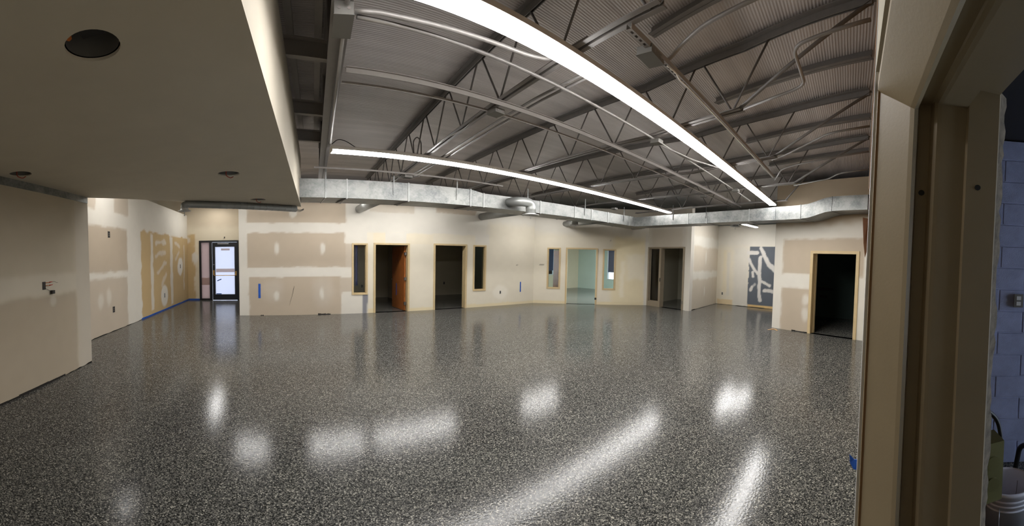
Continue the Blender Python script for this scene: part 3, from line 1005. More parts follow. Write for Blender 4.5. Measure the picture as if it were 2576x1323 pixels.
tag(soffit(), 'large smooth dropped soffit with round holes at upper left', kind='structure')
can_lab = ['large round hole cut in the soffit nearest the viewer, dark can above', 'round hole in the soffit toward its middle edge, wire hanging',
           'smallest round hole at the far end of the soffit', 'round hole near the left wall track, looped wire hanging']
for (cx, cy), lab in zip(CANS, can_lab):
    t = thing('recessed_can', (cx, cy, SOF), lab, 'can light hole', 'can light holes in the soffit')
    MB().lathe((cx, cy, SOF), [(CR - 0.006, 0.018), (CR - 0.006, 0.20), (0.0, 0.20)], 28).build('can_sleeve', 'box_grey', t)
    m = MB().box(cx - 0.05, cx + 0.06, cy - 0.10, cy + 0.02, SOF + 0.06, SOF + 0.16)
    m.build('lamp_bracket', 'wire_black', t)
    pts = [(cx - 0.02, cy - 0.03, SOF + 0.08), (cx - 0.03, cy - 0.02, SOF - 0.03), (cx + 0.02, cy + 0.02, SOF - 0.05), (cx + 0.05, cy + 0.03, SOF - 0.03)]
    if cy > 3:
        MB().tube(bend(pts, 0.04), 0.005, 6).build('wire', 'wire_red', t)
    else:
        MB().tube(bend([(cx - 0.07, cy - 0.05, SOF + 0.10), (cx - 0.09, cy - 0.06, SOF + 0.05), (cx - 0.075, cy - 0.075, SOF + 0.02)], 0.03), 0.014, 6).build('wire', 'wire_orange', t)

# steel track between the near wall and the soffit
m = MB()
m.fbox(F_NEAR, 0.0, 5.12, -0.145, 0.006, 2.70, 2.80)
tag(m.build('ceiling_track', 'galvanised'), 'galvanised steel track along the top of the near left wall', 'metal track')


# ---------------------------------------------------------------- linear LED lights
def light_row(name, a, b, zb, w, seg, label, wires=False, lens='led_lens'):
    """a run of linear fixtures from a to b; lens underneath, sheet metal housing above"""
    a, b = Vector((a[0], a[1], zb)), Vector((b[0], b[1], zb))
    t = thing(name, (a + b) / 2, label, 'linear light', 'linear ceiling lights')
    e = (b - a).normalized()
    nrm = Vector((-e.y, e.x, 0))
    n = max(1, round((b - a).length / seg))
    up = Vector((0, 0, 1))
    for k in range(n):
        p, q = a.lerp(b, k / n), a.lerp(b, (k + 1) / n)
        g = e * 0.004
        prof = [(-w / 2, 0.028), (-w / 2 + 0.012, 0.006), (-w / 4, 0.0), (w / 4, 0.0), (w / 2 - 0.012, 0.006), (w / 2, 0.028)]
        m = MB()
        m.add([p + g + nrm * y + up * z for y, z in prof] + [q - g + nrm * y + up * z for y, z in prof],
              [(i, i + 1, i + 7, i + 6) for i in range(5)] + [(0, 6, 11, 5), tuple(range(5, -1, -1)), tuple(range(6, 12))])
        m.build('lens', lens, t)
        hp = [(-w / 2 - 0.006, 0.029), (w / 2 + 0.006, 0.029), (w / 2 - 0.012, 0.085), (-w / 2 + 0.012, 0.085)]
        m = MB()
        m.add([p + nrm * y + up * z for y, z in hp] + [q + nrm * y + up * z for y, z in hp], [(0, 1, 5, 4), (1, 2, 6, 5), (2, 3, 7, 6), (3, 0, 4, 7), (3, 2, 1, 0), (4, 5, 6, 7)])
        m.build('housing', 'lamp_housing', t)
        if wires:
            for f in (0.12, 0.88):
                c = p.lerp(q, f)
                MB().tube([c + up * 0.08, (c.x, c.y, DECK if lens != 'office_fill' else zb + 0.1)], 0.004, 5).build('hanger_wire', 'rod_paint', t)
    for c, sg in ((a, -1), (b, 1)):
        MB().bar(c + e * sg * 0.004 - e * 0.004 + up * 0.043, c + e * sg * 0.004 + e * 0.004 + up * 0.043, w + 0.008, 0.082).build('end_cap', 'lamp_housing', t)
    return t


LZ = 3.325
LN = 'linear_light'
light_row(LN, (0.42, 1.872), (8.70, 1.868), LZ, 0.158, 2.44, 'nearest long bright linear light sweeping across the top of the ceiling')
light_row(LN, (1.02, 5.00), (9.66, 5.06), LZ, 0.150, 2.44, 'second long bright linear light in front of the main duct')
light_row(LN, (-0.50, 8.66), (0.25, 8.66), LZ, 0.15, 2.44, 'short linear light over the far wall hidden at the soffit end of the duct', True)
light_row(LN, (1.25, 8.66), (5.10, 8.66), LZ, 0.15, 2.44, 'linear light hidden behind the main duct washing the far wall')
light_row(LN, (7.35, 8.50), (8.75, 8.45), LZ, 0.15, 2.44, 'short linear light hidden behind the duct corner')
light_row(LN, (10.7, 3.75), (12.2, 3.75), 3.30, 0.15, 2.44, 'unseen linear light added behind the right hand duct to brighten the alcove', True)  # added fill: lifts the alcove walls from behind the duct
light_row(LN, (10.62, 3.34), (11.95, 3.08), 3.10, 0.13, 2.44, 'small linear light in the alcove below the duct', True)
light_row(LN, (10.6, 10.2), (12.6, 7.9), 2.80, 0.20, 2.44, 'cool linear light added out of sight above the doorway to brighten the office', False, 'office_fill')  # added fill lamp, stands in for daylight in the office
light_row(LN, (-1.40, 11.4), (-1.30, 13.2), 3.83, 0.22, 2.44, 'short linear light running down the exit lobby, hidden above the soffit edge', True, 'lobby_lens')
light_row(LN, (-2.65, 6.80), (-0.75, 6.86), 3.88, 0.16, 2.44, 'unseen linear light added past the far edge of the soffit to brighten the left wall', True)  # added to keep the left wall bright without a visible floor reflection


# ---------------------------------------------------------------- roof steel
ZB, ZT = 3.42, 4.06


def along(pts, y):
    for (x0, y0), (x1, y1) in zip(pts[:-1], pts[1:]):
        if min(y0, y1) - 1e-6 <= y <= max(y0, y1) + 1e-6:
            return x0 + (x1 - x0) * (y - y0) / (y1 - y0)
    return pts[-1][0]


def joist(label, pts, bear, apex=1.20, panel=0.86):
    """open web bar joist: two angles top and bottom, round web rods between"""
    far, near = pts[0], pts[-1]
    t = thing('bar_joist', (near[0], near[1], ZB), label, 'bar joist', 'open web bar joists')
    full = pts + [bear]
    for nm, ln, z, wd, ht, gap in (('top_chord', full, ZT, 0.052, 0.07, 0.02), ('bottom_chord', pts, ZB, 0.036, 0.036, 0.026)):
        m = MB()
        for a, b in zip(ln[:-1], ln[1:]):
            for s in (-1, 1):
                off = s * (gap / 2 + wd / 2)
                m.bar((a[0], a[1], z), (b[0], b[1], z), wd, 0.007, dz=(0.004 if nm == 'bottom_chord' else ht), off=off)
                m.bar((a[0], a[1], z), (b[0], b[1], z), 0.007, ht, dz=ht / 2, off=s * (gap / 2 + 0.003))
        m.build(nm, 'joist_paint' if nm == 'top_chord' else 'steel_paint', t)
    y = apex
    while y < far[1] - 0.1:
        xb = along(full, y)
        for yt in (y - panel * 0.45, y + panel * 0.45):
            if yt < far[1]:
                xt = along(full, yt)
                MB().tube([(xb, y, ZB + 0.012), (xt, yt, ZT + 0.03)], 0.0105, 6).build('web_rod', 'rod_paint', t)
        y += panel
    MB().tube([(near[0], near[1] + 0.03, ZB + 0.02), (bear[0], bear[1], ZT + 0.03)], 0.019, 6).build('end_diagonal', 'joist_paint', t)
    return t


joist('bar joist next to the steel beam, crossing behind the nearest light', [(2.95, 9.7), (2.10, 2.4), (1.92, 1.10)], (1.72, -0.06))
joist('bar joist second from the steel beam', [(4.70, 9.7), (3.92, 2.4), (3.50, 1.09)], (2.93, -0.08))
joist('bar joist third from the steel beam', [(6.30, 9.7), (5.74, 2.6), (5.10, 1.07)], (4.47, -0.14))
joist('bar joist fourth from the steel beam', [(8.35, 9.4), (7.50, 3.0), (6.74, 1.04)], (6.0, -0.20))
joist('bar joist nearest the right end of the lights', [(9.98, 6.4), (9.22, 3.6), (8.52, 1.5)], (8.36, 1.0), 2.0)
for i, (a, b, lab) in enumerate((((3.02, 1.83), (2.40, -0.06), 'roof purlin between the first and second joists at upper right'),
                                 ((4.61, 1.79), (3.71, -0.12), 'roof purlin between the second and third joists at upper right'),
                                 ((6.23, 1.84), (5.21, -0.18), 'roof purlin between the third and fourth joists at upper right'),
                                 ((7.75, 1.77), (6.70, -0.23), 'roof purlin beyond the fourth joist at upper right'))):
    m = MB()
    for s in (-1, 1):
        m.bar((a[0], a[1], ZT), (b[0], b[1], ZT), 0.036, 0.008, dz=0.03, off=s * 0.024)
    m.bar((a[0], a[1], ZT), (b[0], b[1], ZT), 0.012, 0.08, dz=0.07)
    tag(m.build('roof_purlin', 'joist_paint'), lab, 'purlin', 'roof purlins at upper right')

# steel beam over the soffit edge, wide bottom flange
b0, b1 = Vector((0.20, 0.1, 0)), Vector((1.30, 7.35, 0))
t = thing('steel_beam', (b0.x, b0.y, 3.46), 'wide steel beam running beside the soffit toward the duct', 'steel beam')
for nm, z, wd, ht in (('bottom_flange', 3.468, 0.13, 0.012), ('web_plate', 3.81, 0.012, 0.67), ('top_flange', 4.152, 0.13, 0.012)):
    MB().bar((b0.x, b0.y, z), (b1.x, b1.y, z), wd, ht).build(nm, 'steel_paint', t)
m = MB()
for f in (0.12, 0.42, 0.60, 0.80, 0.95):
    p = b0.lerp(b1, f)
    m.box(p.x - 0.055, p.x + 0.055, p.y - 0.006, p.y + 0.006, 3.475, 4.14)
m.build('stiffener', 'steel_paint', t)
m = MB().bar((b0.x + 0.02, b0.y, 3.452), (b1.x + 0.02, b1.y, 3.452), 0.012, 0.02)
m.build('bottom_slot', 'rod_paint', t)

# C channels from the soffit to the beam
for y, lab in ((2.02, 'short steel channel between soffit and beam, nearest the viewer'), (3.62, 'short steel channel between soffit and beam, second from the viewer'),
               (5.02, 'short steel channel between soffit and beam, third from the viewer'), (6.15, 'short steel channel between soffit and beam, nearest the duct')):
    xa = -0.27 + (y + 0.03) * 0.16
    xb = along([(b0.x, b0.y), (b1.x, b1.y)], y)
    m = MB()
    m.bar((xa - 0.05, y, 3.97), (xb, y + 0.05, 3.97), 0.006, 0.20)
    for z in (3.872, 4.068):
        m.bar((xa - 0.05, y, z), (xb, y + 0.05, z), 0.066, 0.006, off=0.03)
    tag(m.build('channel_stub', 'closure_paint'), lab, 'steel channel', 'channels between soffit and beam')

# pale closure strips along the soffit head and the beam
for (a, b, lab) in (((-0.19, 0.3), (0.80, 6.45), 'pale closure strip along the head of the soffit face'), ((0.105, 0.3), (1.05, 6.5), 'pale closure strip along the soffit side of the beam')):
    m = MB().bar((a[0], a[1], 4.145), (b[0], b[1], 4.145), 0.07, 0.04)
    tag(m.build('closure_strip', 'closure_paint'), lab, 'closure strip', 'closure strips beside the beam')

# bridging angles across the joists
for (a, b, z, wd, lab) in (((0.71, 2.91), (9.2, 2.79), 3.412, 0.045, 'wide bridging bar crossing the joists between the two lights'),
                           ((0.72, 3.10), (9.2, 3.00), 3.385, 0.02, 'thin bridging rod just below the wide bridging bar'),
                           ((0.95, 6.05), (4.6, 6.05), 3.385, 0.025, 'thin bridging rod crossing just above the left duct'),
                           ):
    m = MB()
    m.bar((a[0], a[1], z), (b[0], b[1], z), wd, 0.006)
    m.bar((a[0], a[1], z), (b[0], b[1], z), 0.006, wd, dz=-wd / 2)
    tag(m.build('bridging_bar', 'bridge_paint'), lab, 'bridging', 'bridging across the joists')

# slotted strut channel on the right of the nearest light
def slotted_strut(a, b, z, lab):
    t = thing('strut_channel', (a[0], a[1], z), lab, 'strut channel')
    a, b = Vector((a[0], a[1], z)), Vector((b[0], b[1], z))
    L = (b - a).length
    e = (b - a).normalized()
    m = MB()
    for s in (-1, 1):
        m.bar(a, b, 0.012, 0.003, off=s * 0.0145)
        m.bar(a, b, 0.003, 0.041, dz=0.02, off=s * 0.019)
    m.build('channel', 'bridge_paint', t)
    m = MB()
    s = 0.0
    while s < L:
        m.bar(a + e * s, a + e * min(L, s + 0.022), 0.02, 0.003)
        s += 0.05
    m.build('slot_bridge', 'bridge_paint', t)['kind'] = 'stuff'
    return t


slotted_strut((1.97, 1.36), (6.10, 1.32), 3.375, 'slotted steel strut channel running right of the nearest light')


# ---------------------------------------------------------------- conduits, boxes and cables
def conduit(name, pts, r, lab, material='conduit_steel', rad=0.12, cat='conduit', group='conduits under the roof'):
    m = MB().tube(bend(pts, rad), r, 10)
    return tag(m.build(name, material), lab, cat, group)


CZ = 3.395
conduit('conduit', [(0.62, 2.27, CZ), (7.46, 2.31, CZ), (8.4, 2.33, CZ)], 0.0145, 'long straight conduit running beside the nearest light')
conduit('conduit', [(0.60, 2.24, CZ + 0.01), (0.74, 2.205, CZ + 0.01), (0.88, 2.19, CZ), (1.80, 2.10, CZ), (2.00, 2.06, CZ + 0.03), (1.98, 1.7, 3.445)], 0.0165, 'bent conduit leaving the beam box and curling under the nearest light')
conduit('conduit', [(0.585, 2.48, 3.41), (0.972, 4.84, 3.41)], 0.014, 'conduit clipped along the steel beam')
conduit('conduit', [(0.48, 0.2, 3.41), (0.535, 2.18, 3.41)], 0.016, 'conduit dropping into the top of the beam box')
conduit('conduit', [(2.79, 6.6, 3.44), (2.67, 5.0, 3.44), (2.53, 3.8, 3.44), (2.39, 2.68, 3.44), (2.33, 2.0, 3.44)], 0.013, 'conduit along the first joist, closer to it')
conduit('conduit', [(2.87, 6.6, 3.44), (2.75, 5.0, 3.44), (2.61, 3.8, 3.44), (2.46, 2.68, 3.44), (2.39, 2.0, 3.44)], 0.013, 'conduit along the first joist, farther from it')
conduit('conduit', [(2.18, 3.35, 3.40), (2.25, 3.7, 3.39), (2.22, 4.1, 3.39), (2.30, 4.6, 3.40)], 0.010, 'short kinked conduit under the first joist')
conduit('conduit', [(2.39, 1.385, 3.37), (2.50, 1.36, 3.44), (2.53, 1.28, 3.56), (2.42, 1.06, 3.60), (2.06, 0.1, 3.60)], 0.016, 'conduit curving away from the box on the slotted channel')
conduit('conduit', [(2.52, -0.06, 3.62), (2.66, 0.26, 3.60), (2.80, 0.50, 3.60), (3.38, 0.48, 3.60), (3.50, 0.60, 3.60), (3.88, 1.30, 3.58)], 0.015, 'bent conduit stepping sideways across the upper right bay')
conduit('conduit', [(4.40, -0.15, 3.62), (4.62, 0.32, 3.60), (5.49, 1.03, 3.58), (5.64, 1.25, 3.56)], 0.015, 'conduit with a shallow bend in the middle of the right bay')
conduit('conduit', [(5.64, -0.19, 3.72), (6.42, 1.02, 3.70), (6.56, 1.28, 3.66), (7.1, 1.5, 3.60)], 0.015, 'conduit curving down toward the fourth joist')
conduit('conduit', [(6.30, -0.23, 3.62), (6.60, 0.27, 3.60), (7.02, 0.47, 3.60), (7.55, 1.2, 3.58)], 0.014, 'conduit with a jog at the far end of the right bay')
conduit('conduit', [(4.02, 2.33, 3.385), (4.9, 2.22, 3.39), (5.45, 2.02, 3.40), (5.6, 1.95, 3.40)], 0.013, 'conduit bending off the second joist box under the nearest light')
conduit('conduit', [(2.36, 6.32, 3.37), (2.68, 6.30, 3.36), (2.80, 6.1, 3.36)], 0.012, 'short hooked conduit just above the left duct')
conduit('cable', [(2.44, 1.34, 3.36), (2.52, 1.30, 3.33), (2.62, 1.33, 3.335), (2.74, 1.335, 3.35), (4.5, 1.325, 3.355), (6.0, 1.305, 3.355)], 0.006, 'pale cable tied along the slotted strut channel', 'wire_white', 0.08, 'cable', 'cables under the roof')
conduit('cable', [(2.20, 4.98, 3.42), (2.19, 4.985, 3.62), (2.25, 4.98, 3.70), (2.31, 4.975, 3.62), (2.31, 4.97, 3.42)], 0.008, 'loop of flexible cable standing above the second light', 'rod_paint', 0.06, 'cable', 'cables under the roof')
conduit('cable', [(1.02, 4.97, 3.44), (1.10, 4.96, 3.52), (1.22, 4.98, 3.50), (1.36, 5.0, 3.42)], 0.006, 'thin cable feeding the left end of the second light', 'wire_black', 0.12, 'cable', 'cables under the roof')


def jbox(cx, cy, cz, sx, sy, sz, lab, ang=0.0, cover=True, material='box_grey'):
    t = thing('junction_box', (cx, cy, cz), lab, 'junction box', 'junction boxes under the roof')
    c, s = math.cos(ang), math.sin(ang)
    R = lambda x, y: (cx + c * x - s * y, cy + s * x + c * y)

    def bx_(m, x0, x1, y0, y1, z0, z1):
        P = [R(x0, y0), R(x1, y0), R(x1, y1), R(x0, y1)]
        return m.hexa([(p[0], p[1], z0) for p in P] + [(p[0], p[1], z1) for p in P])

    m = bx_(MB(), -sx / 2, sx / 2, -sy / 2, sy / 2, cz, cz + sz)
    m.build('box_body', material, t)
    if cover:
        bx_(MB(), -sx / 2 - 0.004, sx / 2 + 0.004, -sy / 2 - 0.004, sy / 2 + 0.004, cz - 0.004, cz).build('cover_plate', material, t)
        for q in (-0.25, 0.25):
            p = R(q * sx, sy / 2)
            MB().tube([(p[0], p[1] - 0.001, cz + sz * 0.5), (R(q * sx, sy / 2 + 0.003)[0], R(q * sx, sy / 2 + 0.003)[1], cz + sz * 0.5)], 0.011, 10).build('knockout', 'steel_paint', t)
            p0, p1 = R(q * sx, -sy / 2), R(q * sx, -sy / 2 - 0.003)
            MB().tube([(p0[0], p0[1], cz + sz * 0.5), (p1[0], p1[1], cz + sz * 0.5)], 0.011, 10).build('knockout', 'steel_paint', t)
    return t


jbox(0.545, 2.33, 3.355, 0.115, 0.24, 0.085, 'large pale junction box under the steel beam', 1.42 - PI / 2)
jbox(2.29, 1.39, 3.34, 0.19, 0.115, 0.06, 'junction box hanging on the slotted strut channel', 0.05)
jbox(2.20, 3.03, 3.335, 0.12, 0.12, 0.05, 'junction box under the first joist between the lights', 0.1)
jbox(3.93, 2.26, 3.335, 0.11, 0.11, 0.05, 'small junction box where the long conduit meets the second joist')
jbox(7.05, 2.26, 3.345, 0.12, 0.12, 0.05, 'junction box on the long conduit near the fourth joist')
jbox(7.47, 3.11, 3.335, 0.12, 0.12, 0.05, 'junction box on the bridging near the fourth joist')
jbox(8.28, 6.0, 3.30, 0.12, 0.12, 0.05, 'junction box above the duct near its corner')
jbox(2.60, 6.15, 3.32, 0.14, 0.12, 0.06, 'junction box just above the left duct under the first joist')

# ---------------------------------------------------------------- main ducts
DA, DB = Vector((0.74, 6.34, 0)), Vector((9.24, 5.98, 0))
de = (DB - DA).normalized()
dn = Vector((-de.y, de.x, 0))                             # away from the viewer
DW = 0.63


def loft(m, secs):
    """sheet metal run through rectangular sections: each (front-bottom point, back-bottom point, z bottom, z top)"""
    b = len(m.v)
    vs = []
    for f, k, z0, z1 in secs:
        vs += [(f[0], f[1], z0), (k[0], k[1], z0), (k[0], k[1], z1), (f[0], f[1], z1)]
    fs = [(0, 1, 2, 3), tuple(4 * (len(secs) - 1) + i for i in (3, 2, 1, 0))]
    for i in range(len(secs) - 1):
        for j in range(4):
            a, c = 4 * i + j, 4 * i + (j + 1) % 4
            fs.append((a, a + 4, c + 4, c))
    m.add(vs, fs)
    return m


def dsec(s, z0, z1, grow=0.0, w=DW):
    f = DA + de * s - dn * grow
    k = DA + de * s + dn * (w + grow)
    return (f, k, z0 - grow, z1 + grow)


t = thing('rectangular_duct', (DA.x, DA.y, 2.885), 'long galvanised rectangular duct running along the far wall', 'duct')
Z0, Z1, Z2 = 2.885, 3.24, 3.185
seams = [0.0, 0.447, 0.815, 1.93, 3.20]
for a, b in zip(seams[:-1], seams[1:]):
    loft(MB(), [dsec(a + 0.003, Z0, Z1), dsec(b - 0.003, Z0, Z1)]).build('duct_section', 'galvanised', t)
loft(MB(), [dsec(3.203, Z0, Z1), dsec(3.497, Z0, Z2, w=DW)]).build('duct_reducer', 'galvanised', t)
seams2 = [3.50, 4.965, 6.05, 6.65, 7.30, 8.28, 8.62]
for a, b in zip(seams2[:-1], seams2[1:]):
    loft(MB(), [dsec(a + 0.003, Z0, Z2), dsec(b - 0.003, Z0, Z2)]).build('duct_section', 'galvanised', t)
for s, zt in [(q, Z1) for q in seams[1:]] + [(q, Z2) for q in seams2[:-1]]:
    loft(MB(), [dsec(s - 0.011, Z0, zt, 0.010), dsec(s + 0.011, Z0, zt, 0.010)]).build('seam_cleat', 'round_galv', t)
for s in (0.815, 1.93, 3.20, 4.965, 7.3):                 # dark trapeze angles under the duct
    f, k = DA + de * (s - 0.01) - dn * 0.03, DA + de * (s - 0.10) + dn * (DW * 0.75)
    MB().bar((f.x, f.y, Z0 - 0.018), (k.x, k.y, Z0 - 0.018), 0.035, 0.014).build('hanger_angle', 'rod_paint', t)
for s in (0.45, 1.65, 2.9, 4.6, 6.4, 8.0):
    p = DA + de * s - dn * 0.012
    MB().bar((p.x, p.y, Z0 + 0.1), (p.x, p.y, ZB + 0.02), 0.025, 0.003).build('hanger_strap', 'galvanised', t)

# right hand run
RA, RB, RC, RD_ = Vector((9.24, 5.98, 0)), Vector((8.33, 1.71, 0)), Vector((7.69, 0.40, 0)), Vector((7.36, -0.28, 0))
re_, rn = (RB - RA).normalized(), None
rn = Vector((-re_.y, re_.x, 0))                           # away from the viewer (towards +x)
if rn.x < 0:
    rn = -rn
re2 = (RD_ - RB).normalized()
rn2 = Vector((-re2.y, re2.x, 0))
if rn2.x < 0:
    rn2 = -rn2
RW = 0.56
t = thing('rectangular_duct', (RA.x, RA.y, 2.87), 'galvanised rectangular duct running along the right end wall', 'duct')


def rsec(P, N, z0, z1, grow=0.0):
    f, k = P - N * grow, P + N * (RW + grow)
    return (f, k, z0 - grow, z1 + grow)


# mitred corner joining the two runs
f1, k1 = DA + de * 8.62, DA + de * 8.62 + dn * DW
ck = Vector((9.90, 6.58, 0))
loft(MB(), [(f1, k1, Z0, Z2), (RA, ck, Z0 - 0.005, Z2 - 0.005)]).build('corner_section', 'galvanised', t)
q = RA + re_ * 0.30
loft(MB(), [(RA, ck, Z0 - 0.005, Z2 - 0.005), rsec(q, rn, 2.87, 3.17)]).build('corner_section', 'galvanised', t)
rs = [0.30, 1.95, 2.52, 3.70, 4.36]
zt_ = [3.17, 3.168, 3.17, 3.19, 3.225]
zb_ = [2.87, 2.865, 2.865, 2.88, 2.893]
for i in range(len(rs) - 1):
    loft(MB(), [rsec(RA + re_ * (rs[i] + 0.003), rn, zb_[i], zt_[i]), rsec(RA + re_ * (rs[i + 1] - 0.003), rn, zb_[i + 1], zt_[i + 1])]).build('duct_section', 'galvanised', t)
    if i:
        p = RA + re_ * rs[i]
        loft(MB(), [rsec(p - re_ * 0.011, rn, zb_[i], zt_[i], 0.009), rsec(p + re_ * 0.011, rn, zb_[i], zt_[i], 0.009)]).build('seam_cleat', 'round_galv', t)
P0 = RA + re_ * 4.363
secs = [rsec(P0, rn, 2.893, 3.225)]
for d, dz in ((0.25, 0.0), (0.66, 0.005), (0.85, 0.02), (1.0, 0.055), (1.15, 0.10), (1.28, 0.135), (1.42, 0.15), (1.6, 0.155), (2.22, 0.155)):
    secs.append(rsec(RB + re2 * d, rn2, 2.89 + dz, 3.222 + dz))
loft(MB(), secs[:3]).build('duct_section', 'galvanised', t)
loft(MB(), secs[2:8]).build('offset_section', 'galvanised', t)
loft(MB(), secs[7:]).build('duct_section', 'galvanised', t)
p = RB + re2 * 0.66
loft(MB(), [rsec(p - re2 * 0.011, rn2, 2.895, 3.227, 0.009), rsec(p + re2 * 0.011, rn2, 2.895, 3.227, 0.009)]).build('seam_cleat', 'galvanised', t)
p = RB + re2 * 1.42
loft(MB(), [rsec(p - re2 * 0.008, rn2, 3.04, 3.372, 0.008), rsec(p + re2 * 0.008, rn2, 3.04, 3.372, 0.008)]).build('seam_cleat', 'galvanised', t)
for s in (1.45, 2.5):
    p = RA + re_ * s - rn * 0.011
    MB().bar((p.x, p.y, 3.0), (p.x, p.y, ZB + 0.02), 0.025, 0.003).build('hanger_strap', 'galvanised', t)


# ---------------------------------------------------------------- round branch ducts and diffusers
def spiral(name, pts, r, lab, rad=0.2, n=20, rib=0.05, group='round branch ducts'):
    t = thing(name, tuple(pts[0]), lab, 'round duct', group)
    path = bend(pts, rad, 8)
    MB().tube(path, r, n).build('pipe', 'round_galv', t)
    m = MB()
    acc = 0.0
    for a, b in zip(path[:-1], path[1:]):
        d = (b - a)
        L = d.length
        if L < 1e-5:
            continue
        e = d / L
        s = rib - acc if acc else rib
        while s < L:
            p = a + e * s
            m.tube([p - e * 0.004, p + e * 0.004], r + 0.004, n, caps=False)
            s += rib
        acc = (acc + L) % rib
    m.build('spiral_seam', 'round_galv', t)['kind'] = 'stuff'
    return t


def diffuser(t, x, y, z, r):
    MB().lathe((x, y, z), [(r * 0.95, 0.045), (r * 1.0, 0.02), (r * 1.62, 0.0), (r * 1.66, -0.006), (r * 1.3, -0.008), (r * 0.9, 0.02)], 28).build('diffuser_plate', 'white_trim', t)
    MB().lathe((x, y, z), [(0.0, 0.028), (r * 0.9, 0.028), (r * 0.9, 0.024), (0.0, 0.024)], 24).build('damper_disc', 'box_dark', t)
    MB().tube([(x, y, z + 0.02), (x, y, z - 0.08)], 0.006, 6).build('pull_rod', 'white_trim', t)
    MB().lathe((x, y, z - 0.095), [(0.0, 0.0), (0.013, 0.006), (0.013, 0.018), (0.0, 0.022)], 10).build('pull_knob', 'white_trim', t)


spiral('round_duct', [(2.42, 6.90, 3.05), (2.79, 9.95, 3.21)], 0.115, 'stub of round spiral duct piercing the far wall under the left duct')
spiral('round_duct', [(5.72, 6.72, 3.03), (6.67, 9.90, 3.20)], 0.125, 'round spiral duct piercing the far wall between its slit window and corner')
spiral('round_duct', [(8.46, 6.66, 3.02), (9.52, 8.95, 3.125)], 0.11, 'round spiral duct piercing the angled wall above the office doorway')
spiral('round_duct', [(9.95, 6.1, 2.98), (11.05, 7.2, 3.08)], 0.11, 'round spiral duct tip showing under the duct corner')
t = spiral('round_duct', [(4.86, 6.20, 3.05), (4.86, 5.88, 3.05), (5.20, 5.88, 3.05), (5.20, 5.88, 2.80)], 0.105, 'round elbow duct dropping from the front of the main duct to a diffuser', 0.16, rib=0.14)
diffuser(t, 5.20, 5.88, 2.775, 0.105)
t = spiral('round_duct', [(8.60, 7.02, 3.035), (7.93, 7.10, 3.035), (7.93, 7.10, 2.86)], 0.095, 'short round drop with a diffuser below the spiral duct at the corner', rib=0.2)
diffuser(t, 7.93, 7.10, 2.84, 0.095)
t = spiral('round_duct', [(9.30, 3.38, 3.04), (10.28, 3.27, 3.06), (10.28, 3.27, 2.97)], 0.095, 'short round drop with a diffuser in the alcove beside its light', rib=0.2)
diffuser(t, 10.28, 3.27, 2.95, 0.095)
t = spiral('round_duct', [(0.74, 6.86, 2.735), (-1.02, 6.10, 2.735), (-1.13, 6.05, 2.735), (-1.13, 6.05, 2.64)], 0.062, 'slim round duct along the far edge of the soffit ending in a register', 0.08, rib=0.12)
diffuser(t, -1.13, 6.05, 2.615, 0.065)
m = MB()
for k in range(4):
    m.tube(bend([(0.74, 6.87, 2.74 - k * 0.012), (0.82, 6.92 + k * 0.01, 2.72 - k * 0.012), (0.90, 6.97, 2.76 - k * 0.008)], 0.05), 0.004, 5)
m.build('hanging_strap', 'galvanised', t)


# ---------------------------------------------------------------- outlets, tape and wires on the walls
def outlet(fr, s, z, lab, w=0.052, h=0.10, ring=True, cat='outlet box'):
    t = thing('outlet_box', fr.pt(s, 0, z), lab, cat, 'electrical boxes on the walls')
    MB().fbox(fr, s - w / 2, s + w / 2, -0.001, 0.006, z - h / 2, z + h / 2).build('box_opening', 'box_dark', t)
    m = MB()
    k = 0.006
    for a in ((s - w / 2 - k, s - w / 2, z - h / 2 - k, z + h / 2 + k), (s + w / 2, s + w / 2 + k, z - h / 2 - k, z + h / 2 + k),
              (s - w / 2, s + w / 2, z + h / 2, z + h / 2 + k), (s - w / 2, s + w / 2, z - h / 2 - k, z - h / 2)):
        m.fbox(fr, a[0], a[1], -0.001, 0.009, a[2], a[3])
    m.build('box_rim', 'white_trim' if ring else 'box_grey', t)
    for dz in (-0.022, 0.022):
        MB().fbox(fr, s - 0.015, s + 0.015, 0.006, 0.009, z + dz - 0.014, z + dz + 0.014).build('receptacle', 'box_grey', t)
    return t


outlet(F_FAR, 7.82, 0.49, 'electrical box low on the far wall left of the blue tape near the corner')
outlet(F_LEFT, 2.17, 2.34, 'high electrical box on the left wall in bare board', ring=False, h=0.14, w=0.08)
outlet(F_LEFT, 2.31, 0.53, 'low electrical box on the left wall in bare board', ring=False, h=0.13, w=0.08)
outlet(F_LEFT, 5.72, 0.50, 'low electrical box ringed with white compound in the tan panel', h=0.14, w=0.07)
outlet(F_LEFT, 7.45, 1.43, 'mid height electrical box ringed with white compound in the tan panel', h=0.14, w=0.07)
outlet(F_ALC, 0.283, 0.46, 'electrical box low on the alcove wall')
outlet(Frame((11.6, 6.86), (14.1, 6.86)), 0.75, 0.48, 'electrical box seen through the glass sidelight')
outlet(Frame((2.22, 13.62), (5.0, 13.62)), 1.72, 0.50, 'electrical box seen low through the first slit window', ring=False)
outlet(Frame((5.07, 13.62), (8.8, 13.62)), 2.35, 0.55, 'electrical box on the back wall of the second dark room', ring=False)

